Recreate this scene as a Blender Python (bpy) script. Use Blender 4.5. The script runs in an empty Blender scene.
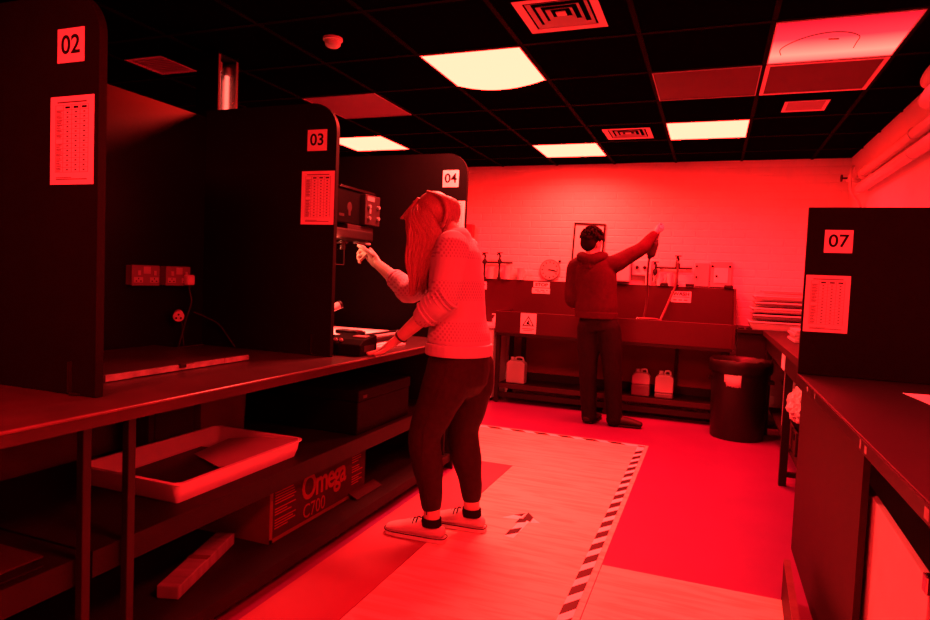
import bpy, bmesh, math, random
from mathutils import Vector, Matrix, noise
random.seed(7)
scene = bpy.context.scene
COL = scene.collection
PI = math.pi

# ------------------------------------------------------------------ camera
def camera():
    yaw, pitch, roll, f = 0.365243, 0.050569, 0.041972, 641.685
    cy, sy, cp, sp, cr, sr = math.cos(yaw), math.sin(yaw), math.cos(pitch), math.sin(pitch), math.cos(roll), math.sin(roll)
    fw = Vector((-sy*cp, cy*cp, -sp)); r = Vector((cy, sy, 0)); u = r.cross(fw)
    r2 = cr*r + sr*u; u2 = -sr*r + cr*u
    cd = bpy.data.cameras.new('camera'); cd.sensor_width = 36; cd.lens = f*36/930; cd.clip_start = .02
    co = bpy.data.objects.new('camera', cd); COL.objects.link(co)
    m = Matrix((r2, u2, -fw)).transposed().to_4x4(); m.translation = (0, 0, 1.25)
    co.matrix_world = m
    scene.camera = co
camera()
# ------------------------------------------------------------------ world, exposure
w = bpy.data.worlds.new('world'); scene.world = w; w.use_nodes = True
w.node_tree.nodes['Background'].inputs[0].default_value = (0, 0, 0, 1)
scene.view_settings.view_transform = 'Standard'; scene.view_settings.look = 'None'
scene.view_settings.exposure = 0.0; scene.view_settings.gamma = 1.0
scene.view_settings.use_curve_mapping = False
scene.cycles.use_denoising = True
scene.cycles.max_bounces = 8
SAFE = (1.0, 0.006, 0.021)          # colour of the red safelight tubes
SAFE_PALE = (1.0, 0.085, 0.064)     # paler red, set to lift green on the floor and back wall
LAMP_W = 90.0                        # output of a healthy ceiling lamp

# ------------------------------------------------------------------ materials
M = {}
def mat(name, col, rough=.6, spec=.3, var=.12, scale=30, bump=0.0, metal=0.0, stretch=None, coords='Object', sheen=0):
    m = bpy.data.materials.new(name); m.use_nodes = True; nt = m.node_tree; N = nt.nodes; L = nt.links
    b = N['Principled BSDF']
    if not hasattr(col, '__len__'):
        col = (col, col, col) if col > .15 else (col, col*.4, col*.5)      # darks tinted red, the safelight cast put into their colour
    b.inputs['Roughness'].default_value = rough; b.inputs['Specular IOR Level'].default_value = spec
    b.inputs['Metallic'].default_value = metal
    tc = N.new('ShaderNodeTexCoord'); mp = N.new('ShaderNodeMapping'); nz = N.new('ShaderNodeTexNoise')
    L.new(tc.outputs[coords], mp.inputs[0]); L.new(mp.outputs[0], nz.inputs['Vector'])
    if stretch: mp.inputs['Scale'].default_value = stretch
    nz.inputs['Scale'].default_value = scale; nz.inputs['Detail'].default_value = 4
    cr = N.new('ShaderNodeValToRGB'); L.new(nz.outputs['Fac'], cr.inputs[0])
    cr.color_ramp.elements[0].position = .3; cr.color_ramp.elements[1].position = .7
    cr.color_ramp.elements[0].color = (*[c*(1-var) for c in col], 1)
    cr.color_ramp.elements[1].color = (*[min(1, c*(1+var)) for c in col], 1)
    L.new(cr.outputs[0], b.inputs['Base Color'])
    if bump:
        bp = N.new('ShaderNodeBump'); bp.inputs['Strength'].default_value = bump; bp.inputs['Distance'].default_value = .004
        L.new(nz.outputs['Fac'], bp.inputs['Height']); L.new(bp.outputs[0], b.inputs['Normal'])
    M[name] = m
    return m
def emit(name, col, strength=1.0):
    m = bpy.data.materials.new(name); m.use_nodes = True; nt = m.node_tree
    nt.nodes.remove(nt.nodes['Principled BSDF'])
    e = nt.nodes.new('ShaderNodeEmission'); e.inputs[0].default_value = (*col, 1); e.inputs[1].default_value = strength
    nt.links.new(e.outputs[0], nt.nodes['Material Output'].inputs[0]); M[name] = m
    return m
mat('wall_white', .78, .7, .2, .03, 4)
mat('booth_black', .003, .36, .28, .1, 4)
mat('wall_dark', .01, .8, .1, .1, 4)
mat('wall_grey', .18, .8, .1, .1, 4)
mat('vinyl', (.16, .014, .12), .42, .35, .07, 3, .03)
mat('vinyl_rose', (.31, .10, .14), .42, .35, .08, 3, .03)
mat('board_black', .003, .75, .12, .15, 12)
mat('board_edge', .006, .6, .12, .1, 20)
mat('tile_black', .0015, .95, .0, .25, 60, .3)
mat('rail_black', .0022, .8, .03, .1, 20)
mat('ceil_black', .004, .95, .02)
mat('paper', .80, .8, .1, .03, 9)
mat('paper_mid', .42, .8, .1, .03, 9)
mat('ink', .012, .8, .05, .05)
mat('ink_soft', .10, .8, .05, .05)
mat('white_plastic', .72, .4, .4, .04, 8)
mat('white_metal', .70, .45, .4, .03, 8)
mat('grille', .42, .5, .3, .05, 8)
mat('diffuser_off', .05, .5, .2, .2, 2.2)
mat('diffuser_lighter', .26, .5, .2, .08, 2.2)  # same unlit diffuser toned lighter, as if catching more bounced light
mat('bench_top', .040, .36, .45, .25, 6, .05)
mat('bench_edge', .11, .3, .5, .2, 30)
mat('steel_dark', .006, .5, .4, .2, 15)
mat('steel_black', .008, .55, .3, .2, 15)
mat('under_board', (.13, .05, .06), .7, .15, .15, 5)
mat('shelf_board', .007, .6, .25, .3, 9)
mat('tray_white', .74, .38, .4, .04, 6)
mat('tray_grey', .20, .45, .35, .06, 6)
mat('wood_block', .20, .7, .2, .25, 5, .1, stretch=(1, 6, 1))
mat('wood_edge', .34, .7, .2, .35, 18, .2)
mat('card_dark', .035, .8, .1, .15, 10)
mat('card_brown', (.13,.07,.05), .85, .1, .12, 8)
mat('black_case', .0025, .65, .08, .2, 20)
mat('black_plastic', .010, .4, .45, .15, 20)
mat('black_gloss', .012, .22, .5, .1, 20)
mat('panel_face', .032, .5, .3, .1, 20)
mat('socket_red', .20, .45, .4, .05, 8)
mat('socket_pale', .42, .45, .4, .05, 8)
mat('trough', (.044, .005, .014), .4, .4, .08, 3)
mat('hose', .15, .45, .4, .05, 8)
mat('can_white', .42, .45, .35, .04, 8)
mat('can_liquid', .16, .4, .4, .06, 8)
mat('counter', .008, .45, .28, .2, 8, .05)
mat('counter_side', (.022, .003, .005), .6, .25, .1, 6)
mat('bin_black', .006, .45, .4, .2, 12)
mat('bin_liner', .006, .45, .3, .3, 25, .6)
mat('wall_box', (.36, .06, .09), .4, .4, .05, 6)
mat('print_red', (.20, .03, .04), .8, .1, .05, 9)
mat('sink_panel', (.13, .012, .026), .5, .3, .1, 3)
mat('poster', .72, .6, .2, .05, 6)
mat('chrome', .6, .2, .5, .05, 9, metal=1)
mat('pipe', .62, .55, .3, .08, 6)
mat('lagging', .66, .85, .1, .06, 12, .3)
mat('skin', (.50, .40, .36), .5, .35, .04, 30)
mat('hair_fair', (.33, .16, .16), .42, .45, .35, 60, .3, stretch=(9, 9, .6))
mat('hair_dark', .012, .85, .08, .3, 60, .4, stretch=(6, 6, 1.5))
mat('leggings', .017, .7, .2, .2, 40, .15)
mat('jeans', .007, .8, .15, .25, 30, .2)
mat('hoodie', (.042, .004, .012), .85, .15, .14, 22, .25)
mat('shoe_white', .46, .55, .3, .04, 20)
mat('rubber_white', .52, .5, .3, .04, 20)
mat('shoe_dark', .02, .6, .3, .15, 20)
mat('sock', .01, .9, .05, .1, 60)
mat('eye_white', .7, .3, .5, .02)
mat('lips', (.45, .2, .18), .4, .4, .05)
mat('bag', .72, .4, .4, .08, 14, .4)
mat('tape_white', (.86, .92, .9), .5, .3, .03, 9)
mat('tape_black', .02, .5, .3, .2, 9)
mat('stain', (.30, .12, .05), .9, .05, .3, 60)
emit('lamp_face', (90.0, 0.88, 0.54))
emit('tube_face', (5.0, .50, .36))

def mat_wood():
    m = mat('wood_vinyl', .76, .38, .35, .05, 3, .03)
    nt = m.node_tree; N = nt.nodes; L = nt.links; b = N['Principled BSDF']
    tc = N.new('ShaderNodeTexCoord'); mp = N.new('ShaderNodeMapping'); mp.inputs['Scale'].default_value = (1.6, 14, 1)
    nz = N.new('ShaderNodeTexNoise'); nz.inputs['Scale'].default_value = 1.8; nz.inputs['Detail'].default_value = 7; nz.inputs['Distortion'].default_value = .8
    cr = N.new('ShaderNodeValToRGB'); cr.color_ramp.elements[0].position = .36; cr.color_ramp.elements[1].position = .56
    cr.color_ramp.elements[0].color = (.62, .47, .36, 1); cr.color_ramp.elements[1].color = (.78, .66, .53, 1)
    L.new(tc.outputs['Object'], mp.inputs[0]); L.new(mp.outputs[0], nz.inputs['Vector']); L.new(nz.outputs['Fac'], cr.inputs[0]); L.new(cr.outputs[0], b.inputs['Base Color'])
mat_wood()
def mat_knit():
    m = mat('knit', .62, .9, .1, .06, 40, .2)
    nt = m.node_tree; N = nt.nodes; L = nt.links; b = N['Principled BSDF']
    tc = N.new('ShaderNodeTexCoord')
    # bands of small diamonds in a darker yarn, by height, and fine ribs
    sx = N.new('ShaderNodeSeparateXYZ'); L.new(tc.outputs['Object'], sx.inputs[0])
    def mth(op, a, bb=None):
        n = N.new('ShaderNodeMath'); n.operation = op
        for i, v in enumerate((a, bb)):
            if v is None: continue
            if isinstance(v, (int, float)): n.inputs[i].default_value = v
            else: L.new(v, n.inputs[i])
        return n.outputs[0]
    diag = mth('ADD', sx.outputs[0], sx.outputs[1])
    dots = mth('MULTIPLY', mth('SINE', mth('MULTIPLY', diag, 290)), mth('SINE', mth('MULTIPLY', sx.outputs[2], 240)))
    band = mth('SINE', mth('MULTIPLY', sx.outputs[2], 33))
    dm = mth('MULTIPLY', mth('GREATER_THAN', dots, .25), mth('GREATER_THAN', band, .1))
    mx = N.new('ShaderNodeMix'); mx.data_type = 'RGBA'
    mx.inputs[6].default_value = (.44, .41, .47, 1); mx.inputs[7].default_value = (.32, .23, .30, 1)
    L.new(dm, mx.inputs[0]); L.new(mx.outputs[2], b.inputs['Base Color'])
mat_knit()
def mat_failing():
    # a lamp whose far tube still burns: brighter towards the wall
    m = bpy.data.materials.new('lamp_failing'); m.use_nodes = True; nt = m.node_tree; N = nt.nodes; L = nt.links
    N.remove(N['Principled BSDF'])
    e = N.new('ShaderNodeEmission'); tc = N.new('ShaderNodeTexCoord'); sx = N.new('ShaderNodeSeparateXYZ'); cr = N.new('ShaderNodeValToRGB')
    L.new(tc.outputs['Generated'], sx.inputs[0]); L.new(sx.outputs[1], cr.inputs[0]); L.new(cr.outputs[0], e.inputs[0])
    els = cr.color_ramp.elements
    els[0].position = 0; els[0].color = (.13, .0012, .004, 1); els[1].position = 1; els[1].color = (.5, .022, .020, 1)
    a = els.new(.4); a.color = (.2, .006, .009, 1); a = els.new(.8); a.color = (1, .050, .036, 1)
    e.inputs[1].default_value = 8
    L.new(e.outputs[0], N['Material Output'].inputs[0]); M['lamp_failing'] = m
mat_failing()

# ------------------------------------------------------------------ helpers
def tag(o, label, cat, group=None):
    o['label'] = label; o['category'] = cat
    if group: o['group'] = group
    return o
def thing(name, label, cat, loc=(0, 0, 0), group=None, rz=0):
    o = bpy.data.objects.new(name, None); COL.objects.link(o); o.empty_display_size = .05
    o.location = loc; o.rotation_euler = (0, 0, rz)
    return tag(o, label, cat, group)
def world_of(p):
    m = Matrix.Identity(4); ch = []
    while p is not None: ch.append(p); p = p.parent
    for q in reversed(ch): m = m @ (Matrix.Translation(q.location) @ q.rotation_euler.to_matrix().to_4x4())
    return m
class MB:
    """collects shapes; vertices are given in world space and stored relative to the parent (or in the parent's own space when local)"""
    def __init__(s): s.bm = bmesh.new()
    def box(s, x0, x1, y0, y1, z0, z1, mt=None):
        v = [s.bm.verts.new((x, y, z)) for x in (x0, x1) for y in (y0, y1) for z in (z0, z1)]
        if mt is not None:
            for q in v: q.co = mt @ q.co
        for f in ((0, 1, 3, 2), (4, 6, 7, 5), (0, 4, 5, 1), (2, 3, 7, 6), (0, 2, 6, 4), (1, 5, 7, 3)): s.bm.faces.new([v[i] for i in f])
        return s
    def prism(s, poly, axis, a, b, mt=None):
        def P(u, w, t): return {'x': (t, u, w), 'y': (u, t, w), 'z': (u, w, t)}[axis]
        va = [s.bm.verts.new(P(u, w, a)) for u, w in poly]; vb = [s.bm.verts.new(P(u, w, b)) for u, w in poly]
        if mt is not None:
            for q in va+vb: q.co = mt @ q.co
        s.bm.faces.new(va); s.bm.faces.new(vb[::-1]); n = len(poly)
        for i in range(n): s.bm.faces.new((va[i], va[(i+1) % n], vb[(i+1) % n], vb[i]))
        return s
    def tube(s, pts, rad, n=10, side=None, sub=4, cap=True, rnd=True):
        pts = [Vector(p) for p in pts]
        if not hasattr(rad, '__len__'): rad = [rad]*len(pts)
        rad = [(r, r) if not hasattr(r, '__len__') else r for r in rad]
        P = []; Rr = []
        m = len(pts)
        for i in range(m-1):
            p0, p1, p2, p3 = pts[max(0, i-1)], pts[i], pts[i+1], pts[min(m-1, i+2)]
            r0, r1 = rad[i], rad[i+1]
            for k in range(sub):
                t = k/sub; t2 = t*t; t3 = t2*t
                P.append(.5*((2*p1)+(p2-p0)*t+(2*p0-5*p1+4*p2-p3)*t2+(3*p1-p0-3*p2+p3)*t3))
                e = t*t*(3-2*t); Rr.append((r0[0]+(r1[0]-r0[0])*e, r0[1]+(r1[1]-r0[1])*e))
        P.append(pts[-1]); Rr.append(rad[-1])
        if rnd:
            d0 = (P[0]-P[1]).normalized(); d1 = (P[-1]-P[-2]).normalized(); a, b = Rr[0], Rr[-1]
            h0 = min(a); h1 = min(b)
            pre = [(P[0]+d0*h0*math.sin(t), (a[0]*math.cos(t), a[1]*math.cos(t))) for t in (1.4, .95, .5)]
            post = [(P[-1]+d1*h1*math.sin(t), (b[0]*math.cos(t), b[1]*math.cos(t))) for t in (.5, .95, 1.4)]
            P = [q for q, _ in pre]+P+[q for q, _ in post]; Rr = [q for _, q in pre]+Rr+[q for _, q in post]
        ref = Vector(side) if side else None
        rings = []; prevx = None
        for i, p in enumerate(P):
            d = (P[min(i+1, len(P)-1)]-P[max(i-1, 0)]).normalized()
            if ref is not None: x = ref-d*ref.dot(d)
            elif prevx is not None: x = prevx-d*prevx.dot(d)
            else:
                x = Vector((0, 0, 1)) if abs(d.z) < .9 else Vector((1, 0, 0)); x = x-d*x.dot(d)
            x.normalize(); y = d.cross(x); prevx = x
            rings.append([s.bm.verts.new(p+x*(Rr[i][0]*math.cos(2*PI*k/n))+y*(Rr[i][1]*math.sin(2*PI*k/n))) for k in range(n)])
        for a, b in zip(rings, rings[1:]):
            for k in range(n): s.bm.faces.new((a[k], a[(k+1) % n], b[(k+1) % n], b[k]))
        if cap: s.bm.faces.new(rings[0][::-1]); s.bm.faces.new(rings[-1])
        return s
    def cyl(s, p0, p1, r0, r1=None, n=20):
        return s.tube([p0, p1], [r0, r0 if r1 is None else r1], n=n, sub=1, rnd=False)
    def ell(s, c, r, rot=None, n=16):
        m = Matrix.Translation(c) @ (rot.to_4x4() if rot is not None else Matrix.Identity(4)) @ Matrix.Diagonal((*r, 1))
        bmesh.ops.create_uvsphere(s.bm, u_segments=n, v_segments=n*3//4, radius=1, matrix=m)
        return s
    def lathe(s, prof, c=(0, 0, 0), n=28, cap=True):
        c = Vector(c)
        rings = [[s.bm.verts.new(c+Vector((r*math.cos(2*PI*k/n), r*math.sin(2*PI*k/n), z))) for k in range(n)] for r, z in prof]
        for a, b in zip(rings, rings[1:]):
            for k in range(n): s.bm.faces.new((a[k], a[(k+1) % n], b[(k+1) % n], b[k]))
        if cap: s.bm.faces.new(rings[0][::-1]); s.bm.faces.new(rings[-1])
        return s
    def build(s, name, m, parent=None, bevel=0, smooth=False, local=False, seg=2, recalc=True):
        if recalc: bmesh.ops.recalc_face_normals(s.bm, faces=s.bm.faces)
        me = bpy.data.meshes.new(name)
        if parent is not None and not local: s.bm.transform(world_of(parent).inverted())
        s.bm.to_mesh(me); s.bm.free()
        o = bpy.data.objects.new(name, me); COL.objects.link(o)
        me.materials.append(M[m])
        if parent is not None: o.parent = parent
        if smooth:
            for p in me.polygons: p.use_smooth = True
            try: me.set_sharp_from_angle(angle=math.radians(50))
            except Exception: pass
        if bevel:
            b = o.modifiers.new('bevel', 'BEVEL'); b.width = bevel; b.segments = seg; b.limit_method = 'ANGLE'; b.angle_limit = .6
        return o
    def blob(s, name, m, parent=None, voxel=.006, it=4):
        """joins the lofts into one continuous skin"""
        bmesh.ops.recalc_face_normals(s.bm, faces=s.bm.faces)
        me = bpy.data.meshes.new('tmp'); s.bm.to_mesh(me); s.bm.free()
        t = bpy.data.objects.new('tmp', me); COL.objects.link(t)
        r = t.modifiers.new('r', 'REMESH'); r.mode = 'VOXEL'; r.voxel_size = voxel
        if it: q = t.modifiers.new('s', 'SMOOTH'); q.factor = .5; q.iterations = it
        bpy.context.view_layer.update()
        dg = bpy.context.evaluated_depsgraph_get()
        nm = bpy.data.meshes.new_from_object(t.evaluated_get(dg))
        bpy.data.objects.remove(t); bpy.data.meshes.remove(me)
        nm.name = name
        if parent is not None: nm.transform(world_of(parent).inverted())
        nm.materials.clear(); nm.materials.append(M[m])
        for p in nm.polygons: p.use_smooth = True
        o = bpy.data.objects.new(name, nm); COL.objects.link(o)
        if parent is not None: o.parent = parent
        return o
def struct(o):
    o['kind'] = 'structure'; return o
def text_bm(body, h, mtx, depth=.0008, xs=1.0, spacing=1.0, bold=0.0):
    """lettering standing on mtx's XY plane, cap height about h, centred"""
    cu = bpy.data.curves.new('t', 'FONT'); cu.body = body; cu.size = h*1.38; cu.extrude = depth; cu.align_x = 'CENTER'; cu.align_y = 'CENTER'; cu.resolution_u = 4
    cu.space_character = spacing; cu.offset = bold
    t = bpy.data.objects.new('t', cu); COL.objects.link(t); bpy.context.view_layer.update()
    me = bpy.data.meshes.new_from_object(t.evaluated_get(bpy.context.evaluated_depsgraph_get()))
    bpy.data.objects.remove(t); bpy.data.curves.remove(cu)
    s = MB(); s.bm.from_mesh(me); bpy.data.meshes.remove(me)
    s.bm.transform(mtx @ Matrix.Diagonal((xs, 1, 1, 1)))
    return s
def facing_front(x, y, z):      # letters read from -Y
    return Matrix.Translation((x, y, z)) @ Matrix(((1, 0, 0, 0), (0, 0, -1, 0), (0, 1, 0, 0), (0, 0, 0, 1)))
def facing_aisle(x, y, z, rx=0): # letters on a face that looks to +X, reading along +Y
    return Matrix.Translation((x, y, z)) @ Matrix(((0, 0, 1, 0), (1, 0, 0, 0), (0, 1, 0, 0), (0, 0, 0, 1)))

CE = 2.4745          # ceiling height
GX = -1.603          # a ceiling grid line (module 0.6)
GY = 3.28
XL, XR, YB, YF = -4.9, 1.12, 6.75, -2.4

# ------------------------------------------------------------------ room shell
fl = struct(MB().box(XL, XR, YF, YB, -.1, 0).build('floor', 'vinyl'))
wb = struct(MB().box(XL, XR+.1, YB, YB+.12, 0, CE+.1).build('wall_back', 'wall_white'))
struct(MB().box(XR, XR+.1, YF, YB, 0, CE+.1).build('wall_right', 'wall_white'))
struct(MB().box(XL-.1, XL, YF, YB, 0, CE+.1).build('wall_left', 'wall_dark'))
struct(MB().box(XL-.1, XR+.1, YF-.1, YF, 0, CE+.1).build('wall_front', 'wall_grey'))
ceil = struct(MB().box(XL, XR, YF, YB, CE+.03, CE+.1).build('ceiling', 'ceil_black'))

# painted brickwork of the back wall
def brickwork():
    s = MB(); y0 = YB; y1 = YB-.0028; r = 0; z = .02
    while z < CE-.02:
        x = XL + (0 if r % 2 else -.1125)
        while x < XR:
            a, b = max(x+.005, XL), min(x+.22, XR); zt = min(z+.066, CE-.005)
            if b-a > .03:
                d = random.uniform(-.0006, .0006); c = .004
                o = [s.bm.verts.new(p) for p in ((a, y0, z), (b, y0, z), (b, y0, zt), (a, y0, zt))]
                i = [s.bm.verts.new(p) for p in ((a+c, y1+d, z+c), (b-c, y1+d, z+c), (b-c, y1+d, zt-c), (a+c, y1+d, zt-c))]
                s.bm.faces.new(i)
                for k in range(4): s.bm.faces.new((o[k], o[(k+1) % 4], i[(k+1) % 4], i[k]))
            x += .225
        z += .075; r += 1
    o = s.build('brickwork', 'wall_white', wb); o['kind'] = 'stuff'
brickwork()

# wood-look vinyl sheets laid on the red vinyl
def sheet(x0, x1, y0, y1, z=.003):
    MB().box(x0, x1, y0, y1, 0, z).build('vinyl_sheet', 'wood_vinyl', fl)
MB().box(-1.50, -1.182, YF, 4.10, 0, .003).build('vinyl_sheet', 'vinyl_rose', fl)
sheet(-1.178, -.387, .9, 4.10); sheet(-1.178, -.387, YF, .896)
sheet(-1.95, -.387, 4.104, 5.135); sheet(-.383, .36, .6, 2.84); sheet(-.383, .36, YF, .596)

# ------------------------------------------------------------------ ceiling: grid, tiles, lamps
lamp_cells = {}     # (i, j) -> kind ; column i starts at GX+.6i, row j at GY+.6j
lamp_cells[(0, 0)] = 'bow'; lamp_cells[(0, 4)] = 'on'; lamp_cells[(2, 3)] = 'on'; lamp_cells[(3, 0)] = 'failing'
lamp_cells[(-3, 3)] = 'on'; lamp_cells[(2, 1)] = 'off'; lamp_cells[(3, 1)] = 'offframe'; lamp_cells[(-2, 1)] = 'offlighter'
lamp_cells[(0, -6)] = 'on'; lamp_cells[(3, -4)] = 'on'
vent_cells = {(1, -1): 'four', (1, 3): 'four', (3, 2): 'grille', (-3, -1): 'grille'}
def ceiling_grid():
    cols = range(-6, 5); rows = range(-10, 6)
    tile_me = None
    for i in cols:
        for j in rows:
            x0, x1 = max(XL, GX+.6*i), min(XR, GX+.6*i+.6); y0, y1 = max(YF, GY+.6*j), min(YB-.006, GY+.6*j+.6)
            if x1-x0 < .05 or y1-y0 < .05 or (i, j) in lamp_cells: continue
            full = abs(x1-x0-.6) < .001 and abs(y1-y0-.6) < .001
            if full and tile_me:
                o = bpy.data.objects.new('ceiling_tile', tile_me); COL.objects.link(o); o.parent = ceil
                o.location = (x0, y0, CE)
            else:
                s = MB().box(.004, x1-x0-.004, .004, y1-y0-.004, .006, .028)
                o = s.build('ceiling_tile', 'tile_black', ceil, local=True); o.location = (x0, y0, CE)
                if full: tile_me = o.data
    for i in list(cols)+[5]:
        x = GX+.6*i
        if XL+.02 < x < XR-.02: MB().box(x-.012, x+.012, YF, YB-.006, CE, CE+.007).build('grid_rail', 'rail_black', ceil)
    for j in list(rows)+[6]:
        y = GY+.6*j
        if YF < y < YB-.02: MB().box(XL, XR, y-.012, y+.012, CE-.001, CE+.006).build('grid_rail', 'rail_black', ceil)
ceiling_grid()

def ceiling_light(i, j, kind, label, power=1.0, pale=False, spread=150):
    x0, y0 = GX+.6*i, GY+.6*j; cx, cy = x0+.3, y0+.3
    on = kind in ('on', 'bow', 'failing')
    t = thing('ceiling_light', label, 'light', (cx, cy, CE), 'square lamps set in the black ceiling')
    fw = .022 if kind == 'offframe' else .005; e = .290
    z0, z1 = -.006, .028
    f = MB()
    for (a, b, c, d) in ((-e, e, -e, -e+fw), (-e, e, e-fw, e), (-e, -e+fw, -e+fw, e-fw), (e-fw, e, -e+fw, e-fw)): f.box(a, b, c, d, z0, z1)
    f.build('frame', 'white_metal' if kind == 'offframe' else 'grille' if not on else 'white_metal', t, local=True)
    s = MB(); n = 14; q = e-fw; sag = .045 if kind == 'bow' else .004
    g = [[None]*(n+1) for _ in range(n+1)]
    for a in range(n+1):
        for b in range(n+1):
            u, v = a/n*2-1, b/n*2-1
            edge = (1-u*u)*math.sin((v+1)/2*PI*.62) if kind == 'bow' else (1-u*u)*(1-v*v)
            g[a][b] = s.bm.verts.new((u*q, v*q, -.002-sag*edge))
    for a in range(n):
        for b in range(n): s.bm.faces.new((g[a][b], g[a][b+1], g[a+1][b+1], g[a+1][b]))
    dm = {'on': 'lamp_face', 'bow': 'lamp_face', 'failing': 'lamp_failing', 'offlighter': 'diffuser_lighter'}.get(kind, 'diffuser_off')
    s.build('diffuser', dm, t, local=True, smooth=True)
    if kind == 'failing':
        pts = [(-.233, .148), (-.243, .066), (-.209, -.013), (-.136, -.091), (-.049, -.124), (.031, -.103), (.086, -.041), (.089, .042), (.089, .119)]
        MB().tube([(x, y, -.0075) for x, y in pts], .0022, n=5, sub=6).build('water_stain', 'stain', t, local=True)
        MB().tube([(-.04, -.035, -.008), (.0, -.028, -.008)], .004, n=6, sub=3).build('water_stain', 'stain', t, local=True)
    if on:
        L = bpy.data.lights.new('lamp_tubes', 'AREA'); L.shape = 'SQUARE'; L.size = .54
        L.color = pale if pale else SAFE; L.energy = LAMP_W*power; L.spread = math.radians(spread)
        o = bpy.data.objects.new('lamp_tubes', L); COL.objects.link(o); o.parent = t
        o.location = (0, 0, -.055 if kind == 'bow' else -.012)
    return t
ceiling_light(0, 0, 'bow', 'bright ceiling lamp with a sagging bowed diffuser above the bench worker', 1.0, SAFE_PALE)
ceiling_light(0, 4, 'on', 'lit ceiling lamp close to the brick wall above the left half of the sink', .35, SAFE_PALE, 160)
ceiling_light(2, 3, 'on', 'lit ceiling lamp behind an unlit panel, above the right half of the sink')
ceiling_light(3, 0, 'failing', 'half-lit ceiling lamp with a curled water stain on its diffuser', .3)
ceiling_light(-3, 3, 'on', 'lit ceiling lamp seen over the top of partition 04')
ceiling_light(2, 1, 'off', 'unlit ceiling light panel without a pale frame, beside the framed one')
ceiling_light(3, 1, 'offframe', 'unlit ceiling light panel with a pale frame next to the stained lamp')
ceiling_light(-2, 1, 'offlighter', 'unlit ceiling light panel seen above the corner of partition 03')
ceiling_light(0, -6, 'on', 'lit ceiling lamp over the aisle well before partition 02', .8, (1.0, .017, .026), 170)
ceiling_light(3, -4, 'on', 'lit ceiling lamp above the right-hand counter', .6, False, 170)

def vent(i, j, kind, label):
    if kind == 'four':
        cx, cy, e = {(1, -1): (-.715, 2.945, .185), (1, 3): (-.705, 5.385, .185)}[(i, j)]
    else:
        cx, cy, e = {(3, 2): (.503, 4.79, .13), (-3, -1): (-3.23, 3.055, .143)}[(i, j)]
    t = thing('ceiling_vent', label, 'vent', (cx, cy, CE), 'vents in the black ceiling')
    def ring(s, a, b, za, zb):
        o = [s.bm.verts.new((x*a, y*a, za)) for x, y in ((-1, -1), (1, -1), (1, 1), (-1, 1))]
        i_ = [s.bm.verts.new((x*b, y*b, zb)) for x, y in ((-1, -1), (1, -1), (1, 1), (-1, 1))]
        o2 = [s.bm.verts.new((v.co.x, v.co.y, v.co.z+.003)) for v in o]; i2 = [s.bm.verts.new((v.co.x, v.co.y, v.co.z+.003)) for v in i_]
        for k in range(4):
            l = (k+1) % 4
            s.bm.faces.new((o[k], o[l], i_[l], i_[k])); s.bm.faces.new((o2[k], i2[k], i2[l], o2[l]))
            s.bm.faces.new((o[k], o2[k], o2[l], o[l])); s.bm.faces.new((i_[k], i_[l], i2[l], i2[k]))
    if kind == 'four':
        s = MB(); ring(s, e, e*.80, -.006, -.003); s.build('frame', 'white_metal', t, local=True)
        for k, (a, b) in enumerate(((.74, .60), (.53, .40), (.33, .20))):
            s = MB(); ring(s, e*a, e*b, -.004, .010); s.build('louvre', 'grille', t, local=True)
        MB().box(-e*.12, e*.12, -e*.12, e*.12, -.002, .003).build('core', 'white_metal', t, local=True)
        MB().box(-e*.8, e*.8, -e*.8, e*.8, .012, .015).build('throat', 'socket_red', t, local=True)
    else:
        s = MB(); ring(s, e, e*.84, -.006, -.003); s.build('frame', 'white_metal', t, local=True)
        n = 9
        for k in range(n):
            y = -e*.84+(k+.5)*e*1.68/n
            MB().box(-e*.84, e*.84, y-e*.06, y+e*.06, -.002, .004).build('slat', 'grille', t, local=True)
        MB().box(-e*.84, e*.84, -e*.84, e*.84, .005, .008).build('throat', 'ink_soft', t, local=True)
vent(1, -1, 'four', 'four-way ceiling vent next to the bowed lamp')
vent(1, 3, 'four', 'four-way ceiling vent between the two lamps near the brick wall')
vent(3, 2, 'grille', 'small square ceiling grille behind the framed unlit panel')
vent(-3, -1, 'grille', 'small square ceiling grille above the booth between partitions 02 and 03')

sd = thing('smoke_detector', 'round smoke detector on the black ceiling above partition 03', 'detector', (-1.93, 2.94, CE))
MB().lathe([(.052, 0), (.052, -.012), (.047, -.016)][::-1], n=28).build('base', 'white_plastic', sd, local=True, smooth=True)
MB().lathe([(.012, -.046), (.030, -.045), (.040, -.036), (.043, -.017)], n=28).build('sensor_dome', 'white_plastic', sd, local=True, smooth=True)

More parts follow.
